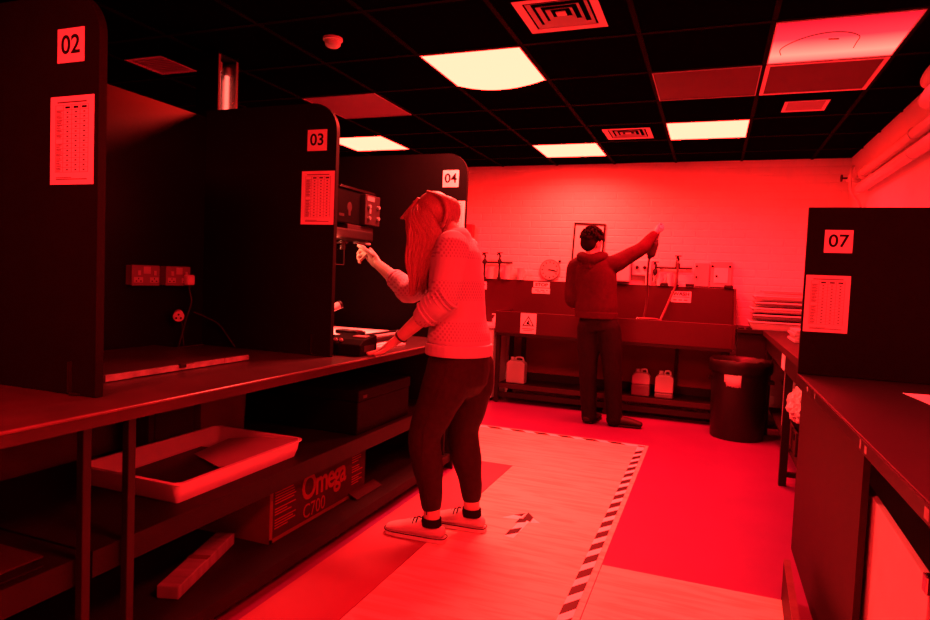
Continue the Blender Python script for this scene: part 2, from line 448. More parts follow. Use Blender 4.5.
def hung_tube():
    x0, x1, y0, y1, z0, z1 = -2.83, -2.675, 2.93, 3.09, 1.75, CE
    t = thing('tube_lamp', 'tall dark lamp box with a glowing red vertical tube, hung behind partition 03', 'lamp', (-2.75, 3.01, z0))
    s = MB().box(x0, x0+.006, y0, y1, z0, z1).box(x0, x1, y0, y0+.006, z0, z1).box(x0, x1, y1-.006, y1, z0, z1).box(x0, x1, y0, y1, z1-.02, z1-.012).box(x0, x1, y0, y1, z0, z0+.008)
    s.build('housing', 'black_case', t)
    c = (y0+y1)/2
    for a_, b_ in ((y0, y0+.016), (y1-.016, y1)): MB().box(x1, x1+.003, a_, b_, z0, z1-.02).build('flange', 'tray_grey', t)
    MB().prism([(x1-.004, y0+.007), (x0+.05, c-.045), (x0+.045, c-.045), (x1-.012, y0+.007)], 'z', z0+.01, z1-.03).prism([(x1-.004, y1-.007), (x0+.05, c+.045), (x0+.045, c+.045), (x1-.012, y1-.007)], 'z', z0+.01, z1-.03).build('reflector', 'chrome', t)
    MB().cyl((x0+.085, c, z0+.08), (x0+.085, c, z1-.085), .0115).build('tube', 'tube_face', t, smooth=True)
    for za, zb in ((z1-.085, z1-.035), (z0+.012, z0+.08)):
        MB().cyl((x0+.085, c, za), (x0+.085, c, zb), .019).box(x0+.01, x0+.08, c-.014, c+.014, (za+zb)/2-.02, (za+zb)/2+.02).build('lamp_holder', 'socket_pale', t, bevel=.003)
hung_tube()

# ------------------------------------------------------------------ left island: benches, back board, partitions
def rounded_panel(x0, x1, z0, z1, r, n=8, r2=None):
    p = [(x0, z0), (x1, z0)]
    p += [(x1-r+r*math.sin(k/n*PI/2+0)*1 if False else x1-r+r*math.cos(k/n*PI/2), z1-r+r*math.sin(k/n*PI/2)) for k in range(n+1)]
    p.append((x0, z1)); return p
def digits_sign(t, x0, x1, z0, z1, y, body):
    s = MB().box(x0, x1, y-.0022, y-.0002, z0, z1).build('number_sign', 'paper', t)
    b = text_bm(body, (z1-z0)*.56, facing_front((x0+x1)/2, y-.0025, (z0+z1)/2), .0005, xs=1.04, bold=.0013)
    b.build('digits', 'ink', s)
def chart(t, x0, x1, z0, z1, y):
    s = MB().box(x0, x1, y-.0018, y-.0002, z0, z1).build('notice_sheet', 'paper', t)
    W, Hh = x1-x0, z1-z0; yy = y-.0022
    def bar(m, u0, u1, v0, v1): m.box(x0+u0*W, x0+u1*W, yy, yy+.0006, z0+v0*Hh, z0+v1*Hh)
    p = MB()
    bar(p, .16, .84, .925, .94); bar(p, .14, .86, .055, .066); bar(p, .14, .5, .075, .083)
    for u in (.30, .50, .69, .88): bar(p, u-.003, u+.003, .14, .90)
    bar(p, .12, .126, .14, .90)
    n = 14
    for k in range(n+1):
        v = .14+k*.76/n; bar(p, .12, .88, v-.0012, v+.0012)
    p.build('table_rules', 'ink_soft', s)
    d = MB(); rr = random.Random(3)
    for k in range(n):
        v = .14+(k+.5)*.76/n
        for c in (.40, .595, .785):
            if k == n-1: bar(d, c-.055, c+.055, v-.012, v+.012)
            else: bar(d, c-.022, c+.022, v-.007, v+.007)
        if k not in (6, 13):
            for q in (-.012, .004, .018): bar(d, .14, rr.uniform(.22, .285), v+q-.004, v+q+.003)
    d.build('table_print', 'ink', s)
PT = 2.03
def partition(num, y, xe, label, sx, sz, cx, cz):
    t = thing('booth_partition', label, 'partition', (-2.0, y+.012, .852), 'black booth partitions on the left-hand benches')
    MB().prism(rounded_panel(-2.418, xe, .852, PT, .13), 'y', y, y+.025).build('board', 'board_black', t)
    # edging strip that wraps the front edge and the rounded corner
    n = 10; r = .13; pts = [(xe+.001, y+.0125, .852), (xe+.001, y+.0125, PT-r)]
    e = MB(); outer = [(xe, .852)]+[(xe-r+r*math.cos(k/n*PI/2), PT-r+r*math.sin(k/n*PI/2)) for k in range(n+1)]+[(-2.418, PT)]
    inner = [(xe+.002, .852)]+[(xe-r+(r+.002)*math.cos(k/n*PI/2), PT-r+(r+.002)*math.sin(k/n*PI/2)) for k in range(n+1)]+[(-2.418, PT+.002)]
    for k in range(len(outer)-1): e.prism([outer[k], inner[k], inner[k+1], outer[k+1]], 'y', y-.0005, y+.0255)
    e.build('edging', 'board_edge', t)
    MB().box(xe-.10, xe-.095, y-.012, y, .853, .95).box(xe-.10, xe-.06, y-.012, y, .853, .857).build('bracket', 'black_plastic', t)
    digits_sign(t, *sx, *sz, y, num)
    chart(t, *cx, *cz, y)
    return t
partition('02', 1.36, -1.672, 'tall black booth partition with number sign 02', (-1.838, -1.73), (1.829, 1.927), (-1.865, -1.688), (1.475, 1.732))
partition('03', 2.575, -1.655, 'tall black booth partition with number sign 03', (-1.811, -1.705), (1.812, 1.91), (-1.837, -1.657), (1.469, 1.718))
partition('04', 3.80, -1.478, 'tall black booth partition with number sign 04', (-1.641, -1.532), (1.82, 1.926), (-1.66, -1.482), (1.475, 1.732))

bb = thing('booth_back_board', 'long black board standing behind the left-hand booths', 'board', (-2.43, 1.9, 0))
for k, (a, b) in enumerate(((-.95, .2), (.2, 1.42), (1.42, 2.64), (2.64, 3.86))):
    MB().box(-2.445, -2.42, a+.002, b-.002, .852, 2.0).build('panel', 'booth_black', bb)
MB().box(-2.44, -2.42, -.95, 3.86, .0, .808).build('modesty_panel', 'under_board', bb)

def bench(y0, y1, label, shelf_z, low_z, posts):
    t = thing('work_bench', label, 'bench', (-1.95, (y0+y1)/2, 0), 'benches of the left-hand booths')
    w_ = MB().box(-2.418, -1.502, y0, y1, .812, .85).build('worktop', 'bench_top', t)
    MB().box(-1.512, -1.497, y0, y1, .843, .8515).build('edge_strip', 'bench_edge', t, bevel=.004, seg=3)  # lighter strip, the highlight along the worktop edge put into its colour
    for y in posts:
        for x in (-1.57, -2.39): MB().box(x-.013, x+.013, y-.013, y+.013, 0, .811).build('leg', 'steel_dark', t, bevel=.003)
    MB().box(-1.70, -1.67, y0+.02, y1-.02, .775, .811).build('front_rail', 'steel_black', t, bevel=.002)
    MB().box(-2.40, -1.60, y0+.005, y1-.005, shelf_z-.018, shelf_z).build('middle_shelf', 'shelf_board', t)
    MB().box(-1.60, -1.592, y0+.005, y1-.005, shelf_z-.075, shelf_z+.001).build('shelf_lip', 'shelf_board', t)
    if low_z:
        MB().box(-2.418, -1.515, y1-.022, y1-.002, .0, .811).build('end_panel', 'shelf_board', t)
        MB().box(-2.40, -1.535, y0+.005, y1-.005, low_z-.02, low_z).build('lower_shelf', 'shelf_board', t)
        MB().box(-1.535, -1.528, y0+.005, y1-.005, low_z-.05, low_z+.001).build('shelf_lip', 'shelf_board', t)
bench(-1.0, 1.29, 'dark work bench in front of partition 02', .43, None, (-.9, .3, 1.247))
bench(1.29, 3.86, 'long dark work bench carrying partitions 02 to 04, two shelves underneath', .43, .10, (1.392, 3.80))

# tray on the middle shelf
def photo_tray(t, x0, x1, y0, y1, z0, z1, m, fl=.02, th=.004, rc=.03):
    s = MB()
    def ring(o, z):
        r = max(.006, rc+o); p = []
        for cx_, cy_, a0 in ((x1+o-r, y1+o-r, 0), (x0-o+r, y1+o-r, PI/2), (x0-o+r, y0-o+r, PI), (x1+o-r, y0-o+r, 1.5*PI)):
            for k in range(6): p.append(s.bm.verts.new((cx_+r*math.cos(a0+k*PI/10), cy_+r*math.sin(a0+k*PI/10), z)))
        return p
    rings = [ring(-fl, z0), ring(-fl*.3, z0+(z1-z0)*.45), ring(0, z1-.004), ring(.011, z1-.005), ring(.012, z1), ring(-th, z1+.001), ring(-fl*.3-th, z0+(z1-z0)*.45), ring(-fl-th, z0+th)]
    n = len(rings[0])
    for a, b in zip(rings, rings[1:]):
        for k in range(n): s.bm.faces.new((a[k], a[(k+1) % n], b[(k+1) % n], b[k]))
    s.bm.faces.new(rings[0]); s.bm.faces.new(rings[-1])
    return s.build('tray_body', m, t, smooth=True)
tr = thing('developing_tray', 'large white developing tray on the middle shelf holding dark paper', 'tray', (-1.88, 2.0, .43))
photo_tray(tr, -2.13, -1.655, 1.665, 2.375, .431, .507, 'tray_white')
MB().ell((-1.665, 1.675, .503), (.016, .016, .004)).build('pouring_lip', 'tray_white', tr, smooth=True)
ds = MB().box(-2.09, -1.70, 1.705, 2.26, .4375, .442, Matrix.Translation((-1.9, 2, 0)) @ Matrix.Rotation(.05, 4, 'Z') @ Matrix.Translation((1.9, -2, 0))).build('black_sheet', 'black_plastic')
tag(ds, 'dark sheet lying inside the white developing tray', 'sheet')
pp = MB()
q0 = [(-2.02, 2.12, .450), (-1.80, 2.02, .452), (-1.685, 2.10, .468), (-1.672, 2.345, .500), (-1.86, 2.36, .492), (-2.02, 2.33, .470)]
va = [pp.bm.verts.new(q) for q in q0]; vb = [pp.bm.verts.new((x, y, z+.0015)) for x, y, z in q0]; c0 = pp.bm.verts.new((-1.84, 2.2, .468)); c1 = pp.bm.verts.new((-1.84, 2.2, .4695))
for k in range(6):
    l = (k+1) % 6
    pp.bm.faces.new((va[k], va[l], c0)); pp.bm.faces.new((vb[l], vb[k], c1)); pp.bm.faces.new((va[k], vb[k], vb[l], va[l]))
pp = pp.build('print_paper', 'paper_mid', None, smooth=True)
tag(pp, 'pale photographic paper curled up at the end of the white tray', 'paper')

# big black case on the middle shelf
bc = thing('black_case', 'large flat black storage case on the shelf behind the worker\'s legs', 'case', (-1.95, 3.09, .44))
MB().box(-2.32, -1.625, 2.80, 3.385, .431, .60).build('body', 'black_case', bc, bevel=.006)
MB().box(-2.325, -1.62, 2.795, 3.39, .602, .658).build('lid', 'black_case', bc, bevel=.006)
MB().box(-1.621, -1.6185, 2.84, 2.88, .615, .63).build('label_plate', 'panel_face', bc)
# boxes standing behind the tray
fo = thing('box_file', 'dark box file standing behind the white tray', 'box file', (-2.25, 2.16, .44))
MB().box(-2.30, -2.17, 2.02, 2.27, .431, .66).build('body', 'card_dark', fo, bevel=.003)
MB().box(-2.171, -2.166, 2.05, 2.24, .46, .65).build('spine_panel', 'card_dark', fo)
MB().cyl((-2.167, 2.145, .50), (-2.163, 2.145, .50), .014).build('finger_ring', 'steel_dark', fo)
cb = thing('card_folder', 'plain cardboard box standing beside the dark box file', 'box', (-2.25, 2.44, .44))
MB().prism([(2.31, .431), (2.60, .431), (2.615, .70), (2.30, .70)], 'x', -2.32, -2.16).build('body', 'under_board', cb, bevel=.004)
MB().prism([(2.31, .702), (2.605, .702), (2.60, .714), (2.315, .714)], 'x', -2.325, -2.155).build('lid', 'under_board', cb, bevel=.002)

# carton on the lower shelf
ob = thing('equipment_carton', 'printed cardboard carton on the lowest shelf with one flap hanging open', 'carton', (-1.85, 2.5, .10))
X0, X1, Y0, Y1, Z0, Z1 = -2.10, -1.665, 2.175, 2.97, .101, .345
s = MB()
for (a, b, c, d, e, f) in ((X0, X1, Y0, Y1, Z0, Z0+.005), (X0, X0+.005, Y0, Y1, Z0, Z1), (X1-.005, X1, Y0, Y1, Z0, Z1), (X0, X1, Y1-.005, Y1, Z0, Z1)): s.box(a, b, c, d, e, f)
s.build('body', 'card_dark', ob)
MB().box(X0, X1+.0005, Y0-.001, Y0+.004, Z0, Z1).build('end_panel', 'card_brown', ob)
MB().box(X1-.002, X1+.0015, Y0, Y0+.02, Z0, Z1).box(X1-.002, X1+.0015, Y0, Y1, Z0, Z0+.016).build('printed_border', 'card_brown', ob)
MB().box(X0, X1, Y0, Y0+.38, Z1, Z1+.004).box(X0, X1, Y1-.38, Y1, Z1, Z1+.004).build('top_flap', 'card_dark', ob)
MB().prism([(X1+.003, Z0+.03), (X1+.055, Z0+.006), (X1+.055, Z0+.002), (X1+.003, Z0+.025)], 'y', 2.80, 3.06).build('side_flap', 'card_dark', ob)
text_bm('Omega', .118, facing_aisle(X1+.0015, 2.585, .262), .0006, xs=.86, spacing=.88, bold=.003).build('lettering', 'print_red', ob)
text_bm('C700', .066, facing_aisle(X1+.0015, 2.50, .155), .0006, xs=.9).build('lettering', 'print_red', ob)
rr = random.Random(5)
for blk, (ya, yb, za, zb) in enumerate(((2.21, 2.36, .15, .315), (2.83, 2.94, .16, .335))):
    n = 14; p = MB()
    for k in range(n):
        if k in (5, 9): continue
        z = zb-(k+.5)*(zb-za)/n
        p.box(X1, X1+.001, ya, ya+(yb-ya)*rr.uniform(.55, 1), z-.0025, z+.0025)
    p.build('small_print', 'print_red', ob)
# wooden block on the lowest shelf
wd = thing('timber_offcut', 'short pale timber offcut lying on the lowest shelf', 'wood', (-1.76, 1.885, .10), rz=math.radians(18))
MB().box(-.039, .039, -.235, .235, .001, .048).build('plank', 'wood_block', wd, bevel=.004, local=True)
MB().box(-.040, .040, -.02, .012, .0485, .0495).build('pencil_band', 'card_brown', wd, local=True)
# flat sheets on the near bench's shelf
for k, (x0, x1, y0, y1, a) in enumerate(((-2.0, -1.62, .55, 1.17, 0), (-2.06, -1.66, .62, 1.2, .04))):
    o = MB().box(x0, x1, y0, y1, .431+k*.007, .437+k*.007).build('mount_board', 'shelf_board', None, bevel=.001)
    o.data.materials[0] = M['bench_top'] if k else M['shelf_board']
    tag(o, ['dark mount board lying directly on the shelf of the bench before partition 02', 'dark mount board lying on top of another in the bench before partition 02'][k], 'board', 'mount boards on the shelf')
lt = MB().box(-2.16, -2.09, .2, 1.15, .47, .50).build('timber_batten', 'under_board', None, bevel=.003); lt.location.z = -.039
tag(lt, 'thin batten lying behind the mount boards on the bench shelf', 'wood')

# sockets on the booth back board
def socket(y0, y1, label, plug):
    z0, z1 = 1.155, 1.243; X = -2.422
    t = thing('double_socket', label, 'socket', (X, (y0+y1)/2, z0), 'double sockets in the booth between partitions 02 and 03')
    MB().box(X, X+.035, y0, y1, z0, z1).build('back_box', 'socket_red', t, bevel=.004)
    MB().box(X+.035, X+.042, y0-.002, y1+.002, z0-.002, z1+.002).build('face_plate', 'socket_red', t, bevel=.003)
    W = y1-y0; f = X+.042
    MB().box(f, f+.001, y0+W*.40, y0+W*.66, z1-.036, z1-.004).build('sticker', 'socket_pale', t)
    for u in (.22, .80):
        c = y0+W*u
        MB().box(f, f+.006, c-.008, c+.008, z0+.045, z0+.066).build('switch', 'socket_pale', t, bevel=.001)
        MB().box(f, f+.001, c-.024, c+.024, z0+.012, z0+.036).build('outlet_surround', 'socket_pale', t)
        h = MB().box(f+.0006, f+.0016, c-.002, c+.002, z0+.026, z0+.033)
        for q in (-.012, .012): h.box(f+.0006, f+.0016, c+q-.004, c+q+.004, z0+.016, z0+.021)
        h.build('pin_hole', 'ink', t)
    if plug:
        c = y0+W*.84
        p_ = thing('mains_plug', 'pale mains plug pushed into the double socket', 'plug', (f, c, z0+.03))
        MB().box(f+.002, f+.034, c-.024, c+.024, z0+.002, z0+.052).build('body', 'white_plastic', p_, bevel=.009, seg=3)
        MB().tube([(f+.018, c, z0+.004), (f+.02, c+.002, z0-.03), (f+.03, c+.004, z0-.08), (f+.02, c-.02, z0-.17), (f+.01, c-.05, z0-.29)], .004, n=8).build('flex', 'black_plastic', p_, smooth=True)
socket(2.113, 2.262, 'double wall socket with no plug in it, in the booth between partitions 02 and 03', False)
socket(2.302, 2.448, 'double wall socket with a plug in it, in the booth between partitions 02 and 03', True)
pl = thing('loose_plug', 'pale round plug hanging from its flex below the sockets', 'plug', (-2.36, 2.36, 1.0))
MB().cyl((-2.345, 2.345, 1.008), (-2.385, 2.385, 1.02), .026, .020).build('body', 'white_plastic', pl, bevel=.004)
for a, b in ((0, .011), (.010, -.006), (-.010, -.006)):
    MB().cyl((-2.345+a*.7, 2.345+a*.7, 1.008+b), (-2.341+a*.7, 2.341+a*.7, 1.007+b), .0045, n=8).build('pin_hole', 'ink', pl)
MB().tube([(-2.385, 2.385, 1.02), (-2.405, 2.41, 1.03), (-2.41, 2.43, .98), (-2.405, 2.44, .86)], .004, n=8).build('flex', 'black_plastic', pl, smooth=True)
cab = MB().tube([(-2.40, 2.50, 1.02), (-2.36, 2.53, 1.0), (-2.30, 2.56, .965), (-2.24, 2.566, .90), (-2.2, 2.566, .857)], .003, n=6).build('thin_cable', 'panel_face', None, smooth=True)
tag(cab, 'thin cable looping down in the corner by partition 03', 'cable')

# enlarger baseboard in booth 02/03
eb = thing('baseboard', 'flat dark baseboard with a chipped pale front edge on the bench before partition 03', 'baseboard', (-2.1, 1.9, .85))
MB().box(-2.40, -1.868, 1.53, 2.26, .852, .876).build('board', 'bench_top', eb, bevel=.002)
s = MB(); y = 1.53; rr = random.Random(2)
while y < 2.255:
    l = rr.uniform(.04, .13); b = min(y+l, 2.26)
    s.box(-1.868, -1.862+rr.uniform(-.002, .001), y, b, .853+rr.uniform(0, .002), .875-rr.uniform(0, .003)); y = b
s.build('chipped_edge', 'wood_edge', eb)
MB().box(-1.866, -1.855, 1.87, 1.90, .862, .879).box(-1.90, -1.85, 1.515, 1.545, .853, .88).build('clip', 'black_plastic', eb, bevel=.002)

# ------------------------------------------------------------------ enlarger between partitions 03 and 04
EY = -.04
en = thing('enlarger', 'black photographic enlarger with a knobbed control panel, between partitions 03 and 04', 'enlarger', (-2.2, 3.4, .85))
MB().box(-2.40, -1.82, 3.05, 3.72, .852, .872).build('baseboard', 'bench_top', en, bevel=.002)
MB().box(-2.37, -2.29, 3.34, 3.42, .872, 1.86).build('column', 'steel_black', en, bevel=.004)
MB().box(-2.38, -2.16, 3.32, 3.44, 1.36, 1.50).build('carriage', 'black_case', en, bevel=.006)
MB().box(-2.28, -2.01, 3.20, 3.52, 1.535, 1.735).build('lamp_head', 'black_case', en, bevel=.008)
MB().prism([(3.20, 1.737), (3.62, 1.737), (3.60, 1.752), (3.22, 1.752)], 'x', -2.28, -2.0).build('head_lid', 'black_gloss', en, bevel=.002)
hp = MB().box(-2.15, -1.975, 3.455, 3.635, 1.545, 1.728).build('control_panel', 'panel_face', en, bevel=.004)
for yy, zz in ((3.49, 1.655), (3.60, 1.66), (3.49, 1.585), (3.60, 1.59)):
    MB().cyl((-1.975, yy, zz), (-1.958, yy, zz), .011)  .build('knob', 'socket_red', hp, bevel=.002)
MB().box(-1.9745, -1.973, 3.475, 3.56, 1.69, 1.718).build('name_plate', 'socket_red', hp)
MB().box(-1.9745, -1.972, 3.50, 3.52, 1.615, 1.642).build('name_plate', 'socket_red', hp)
ic = MB().ell((-2.009, 3.33, 1.635), (.0015, .026, .028)).box(-2.0105, -2.0085, 3.318, 3.342, 1.585, 1.612).build('bulb_sticker', 'panel_face', en, smooth=True)
MB().box(-2.009, -2.007, 3.215, 3.27, 1.575, 1.59).build('name_plate', 'panel_face', en)
MB().box(-2.26, -2.0, 3.30, 3.60, 1.50, 1.535).build('negative_stage', 'panel_face', en, bevel=.004)
MB().box(-2.2, -1.94, 3.07, 3.50, 1.44, 1.50).build('bellows', 'black_plastic', en, bevel=.01)
MB().lathe([(.05, 1.44), (.05, 1.42), (.034, 1.415), (.034, 1.385)][::-1], (-2.08, 3.36, 0)).build('lens', 'black_gloss', en, smooth=True)
MB().box(-2.02, -1.99, 3.40, 3.56, 1.425, 1.438).build('focus_bar', 'socket_red', en, bevel=.002)
s = MB(); yA, yB, zA, zB = 3.170, 3.272, 1.292, 1.418
for (a, b, c, d) in ((yA, yB, zA, zA+.005), (yA, yB, zB-.005, zB), (yA, yA+.005, zA, zB), (yB-.005, yB, zA, zB)): s.box(-2.003, -1.998, a, b, c, d)
s.build('filter_frame', 'panel_face', en)
MB().tube([(-2.0, 3.20, 1.418), (-1.985, 3.21, 1.428), (-1.98, 3.25, 1.43)], .004, n=6).build('filter_arm', 'steel_dark', en)
# the enlarger's own projection lamp
en.location.y += EY
L = bpy.data.lights.new('stage_leak', 'POINT'); L.color = (1, .16, .08); L.energy = 3.2; L.shadow_soft_size = .012
o = bpy.data.objects.new('stage_leak', L); COL.objects.link(o); o.parent = en; o.location = (-1.925+2.2, 3.095-3.4, 1.428-.85)
L = bpy.data.lights.new('enlarger_lamp', 'SPOT'); L.color = (1, .11, .07); L.energy = 30; L.spot_size = math.radians(62); L.spot_blend = .2; L.shadow_soft_size = .02
o = bpy.data.objects.new('enlarger_lamp', L); COL.objects.link(o); o.parent = en; o.location = (-2.08+2.2, 3.36-3.4, 1.378-.85)

ea = thing('paper_easel', 'white-topped masking easel on the enlarger baseboard', 'easel', (-2.1, 3.4, .872))
MB().box(-2.36, -1.84, 3.09, 3.69, .873, .888).build('base', 'white_metal', ea, bevel=.003)
MB().box(-2.36, -1.84, 3.09, 3.12, .889, .897).box(-2.36, -2.33, 3.12, 3.69, .889, .897).build('mask_blade', 'steel_black', ea)
MB().box(-2.30, -1.86, 3.18, 3.62, .8885, .8893).build('paper_sheet', 'paper', ea)
MB().box(-1.875, -1.845, 3.12, 3.69, .889, .897).build('mask_blade', 'steel_black', ea)
MB().box(-2.0, -1.86, 3.16, 3.24, .898, .922).box(-1.90, -1.86, 3.24, 3.27, .898, .915).build('catch', 'black_plastic', ea, bevel=.006)
for k, (x, z) in enumerate(((-1.70, .875), (-1.64, .868))):
    o = MB().box(x-.022, x+.022, 2.86, 3.30, z-.015, z-.003).build('print_strip', 'paper', None, bevel=.001)
    tag(o, ['pale flat strip beside the easel on the bench', 'pale flat strip lying beside the first one nearer the bench edge'][k], 'strip', 'pale strips on the bench under the worker\'s hand')
    o.location.z = .852-(z-.015)
tm = thing('enlarger_timer', 'low black timer box on the bench edge behind partition 03', 'timer', (-1.6, 2.74, .85))
MB().prism([(2.665, .852), (2.83, .852), (2.83, .945), (2.70, .928), (2.665, .905)], 'x', -1.74, -1.545).build('body', 'black_case', tm, bevel=.005)
for x in (-1.66, -1.69): MB().cyl((x, 2.685, .92), (x+.0, 2.672, .928), .008, n=10).build('button', 'socket_pale', tm)
MB().box(-1.63, -1.565, 2.74, 2.80, .936, .941).build('display', 'socket_pale', tm)
MB().box(-1.545, -1.543, 2.70, 2.80, .87, .90).build('side_label', 'panel_face', tm)
ln = thing('gooseneck_lamp', 'small gooseneck lamp with a pale round head leaning out behind partition 03', 'lamp', (-2.15, 2.9, .85))
MB().lathe([(.05, .852), (.05, .862), (.02, .872)], (-2.15, 2.9, 0), n=20).build('base', 'black_plastic', ln, smooth=True)
MB().tube([(-2.15, 2.9, .87), (-2.17, 2.92, .95), (-2.12, 3.0, 1.0), (-2.05, 3.08, 1.02)], .006, n=8).build('gooseneck', 'steel_dark', ln, smooth=True)
MB().cyl((-2.06, 3.06, 1.00), (-1.99, 3.18, 1.062), .022, .022).build('lamp_head', 'white_plastic', ln, bevel=.003)
MB().cyl((-1.991, 3.178, 1.061), (-1.984, 3.19, 1.067), .024, .024).build('rim', 'black_plastic', ln)

# ------------------------------------------------------------------ hazard tape on the floor
def tape(p0, p1, wdt, label, per, skew):
    p0 = Vector((*p0, 0)); p1 = Vector((*p1, 0)); d = p1-p0; Ln = d.length; d.normalize(); n = Vector((-d.y, d.x, 0))
    t = thing('hazard_tape', label, 'tape', (p0.x, p0.y, .003), 'hazard tape on the floor')
    z0 = Vector((0, 0, .0033)); z1 = Vector((0, 0, .0042)); z2 = Vector((0, 0, .0048))
    def strip(pts, za, zb, s):
        a = [s.bm.verts.new(q+za) for q in pts]; b = [s.bm.verts.new(q+zb) for q in pts]; m = len(pts)
        s.bm.faces.new(a); s.bm.faces.new(b)
        for k in range(m): s.bm.faces.new((a[k], a[(k+1) % m], b[(k+1) % m], b[k]))
    s = MB(); strip([p0-n*wdt/2, p0+n*wdt/2, p1+n*wdt/2, p1-n*wdt/2], z0, z1, s); s.build('tape_strip', 'tape_white', t)
    q = per*.1
    while q+per*.54+abs(skew) < Ln:
        a = q if skew > 0 else q-skew; s = MB()
        strip([p0+d*a-n*wdt/2, p0+d*(a+per*.54)-n*wdt/2, p0+d*(a+per*.54+skew)+n*wdt/2, p0+d*(a+skew)+n*wdt/2], z1, z2, s); s.build('stripe', 'tape_black', t); q += per
tape((-.439, .3), (-.439, 5.10), .052, 'striped hazard tape running along the aisle towards the sink', .155, -.075)
tape((-1.93, 5.075), (-.413, 5.09), .055, 'striped hazard tape running across the floor in front of the sink', .20, -.05)
ar = thing('floor_arrow', 'arrow made of striped hazard tape on the wood-look floor', 'arrow', (-.85, 3.1, .003))
def poly(name, pts, m, z0, z1): MB().prism(pts, 'z', z0, z1).build(name, m, ar)
poly('shaft', [(-.872, 2.942), (-.825, 2.942), (-.808, 3.248), (-.85, 3.304)], 'tape_white', .0033, .0042)
poly('stripe', [(-.873, 2.954), (-.871, 3.035), (-.823, 3.087), (-.822, 3.013)], 'tape_black', .0042, .0048)
poly('stripe', [(-.873, 3.129), (-.869, 3.202), (-.826, 3.197), (-.827, 3.164)], 'tape_black', .0042, .0048)
poly('stripe', [(-.85, 3.304), (-.806, 3.245), (-.807, 3.177), (-.853, 3.202)], 'tape_black', .0042, .0048)
poly('head_wing', [(-.96, 3.17), (-.911, 3.235), (-.861, 3.286), (-.859, 3.222), (-.87, 3.186)], 'tape_white', .0033, .0041)
poly('stripe', [(-.911, 3.235), (-.861, 3.286), (-.867, 3.233)], 'tape_black', .0042, .0048)
poly('head_wing', [(-.806, 3.238), (-.754, 3.184), (-.803, 3.169)], 'tape_white', .0033, .0041)

# ------------------------------------------------------------------ sink along the back wall
sk = thing('darkroom_sink', 'long darkroom trough sink with tall splashback on a black steel stand', 'sink', (-.9, 6.4, 0))
SX0, SX1, SY0, SY1 = -2.02, .20, 6.15, 6.68
MB().box(SX0, SX1, SY0, SY0+.018, .71, .93).build('front_wall', 'trough', sk, bevel=.004)
MB().box(SX0, SX1, SY0+.018, SY1, .71, .728).build('basin_floor', 'trough', sk)
MB().box(SX0, SX0+.018, SY0+.018, SY1, .728, .93).build('end_wall', 'trough', sk)
MB().prism([(SY0, .71), (SY1, .71), (SY1, 1.25), (SY0+.40, 1.25), (SY0+.02, .94), (SY0, .93)], 'x', SX1, SX1+.018).build('end_wall', 'trough', sk, bevel=.003)
MB().box(-2.55, SX1, SY1, SY1+.018, .728, 1.25).build('splashback', 'trough', sk, bevel=.003)
MB().box(-2.55, SX1+.01, SY1+.018, YB-.008, 1.235, 1.25).build('ledge', 'trough', sk)
MB().box(-2.0, SX1, SY0-.012, SY0+.03, .685, .709).build('stand_rail', 'steel_black', sk)
for x in (-1.985, -.88, .14):
    for y in (SY0+.03, SY1-.03):
        lg = MB().box(x-.02, x+.02, y-.02, y+.02, .06, .709).build('leg', 'steel_black', sk)
        MB().cyl((x, y-.012, .032), (x, y+.012, .032), .031).box(x-.016, x+.016, y-.016, y+.016, .05, .075).build('castor', 'black_plastic', lg)
MB().box(-.30, -.27, SY1-.05, SY1-.02, .2, .709).build('leg', 'steel_black', sk)
MB().box(-1.87, -1.83, SY1-.05, SY1-.01, .06, .709).build('leg', 'steel_black', sk)
MB().box(-2.0, SX1-.03, SY0+.05, SY1-.01, .165, .185).build('lower_shelf', 'shelf_board', sk)
MB().box(-2.0, SX1-.03, SY0+.03, SY0+.05, .15, .195).build('shelf_rail', 'panel_face', sk)
MB().box(-2.0, SX1-.03, SY0+.03, SY0+.055, .06, .11).build('shelf_rail', 'steel_black', sk)
MB().box(-2.0, SX1-.03, SY1-.02, SY1, .06, .26).build('back_rail', 'steel_black', sk)

MB().box(-1.99, SX1-.005, SY1-.006, SY1-.001, .262, .708).build('back_panel', 'sink_panel', sk)
def notice(x0, x1, z0, z1, y, name='notice'):
    return MB().box(x0, x1, y-.002, y-.0003, z0, z1).build(name, 'paper', None)
n1 = tag(notice(-1.782, -1.605, 1.177, 1.236, SY1), 'white notice reading STOP stuck on the sink splashback', 'notice')
text_bm('STOP', .032, facing_front(-1.693, SY1-.0025, 1.206), .0005, xs=1.3, bold=.0016).build('lettering', 'ink', n1)
n2 = tag(notice(-1.795, -1.60, 1.113, 1.170, SY1), 'white slip with faint small print under the STOP notice', 'notice')
s = MB()
for a, b in ((-1.76, -1.72), (-1.70, -1.66), (-1.64, -1.625)): s.box(a, b, SY1-.0026, SY1-.0018, 1.145, 1.152)
for a, b in ((-1.74, -1.70), (-1.68, -1.65)): s.box(a, b, SY1-.0026, SY1-.0018, 1.128, 1.133)
s.build('small_print', 'ink_soft', n2)
n3 = tag(notice(-.372, -.185, 1.094, 1.203, SY1), 'white notice reading WASH stuck on the sink splashback', 'notice')
text_bm('WASH', .032, facing_front(-.278, SY1-.0025, 1.176), .0005, xs=1.2, bold=.0014).build('lettering', 'ink', n3)
s = MB().box(-.35, -.2, SY1-.0026, SY1-.0018, 1.145, 1.149)
for k in range(3): s.box(-.35+k*.05, -.318+k*.05, SY1-.0026, SY1-.0018, 1.112, 1.122)
s.build('small_print', 'ink_soft', n3)
n4 = tag(notice(-1.755, -1.595, .722, .922, SY0), 'white warning sign with a triangle on the front of the sink', 'sign')
cx, cz, R0 = -1.675, .842, .068
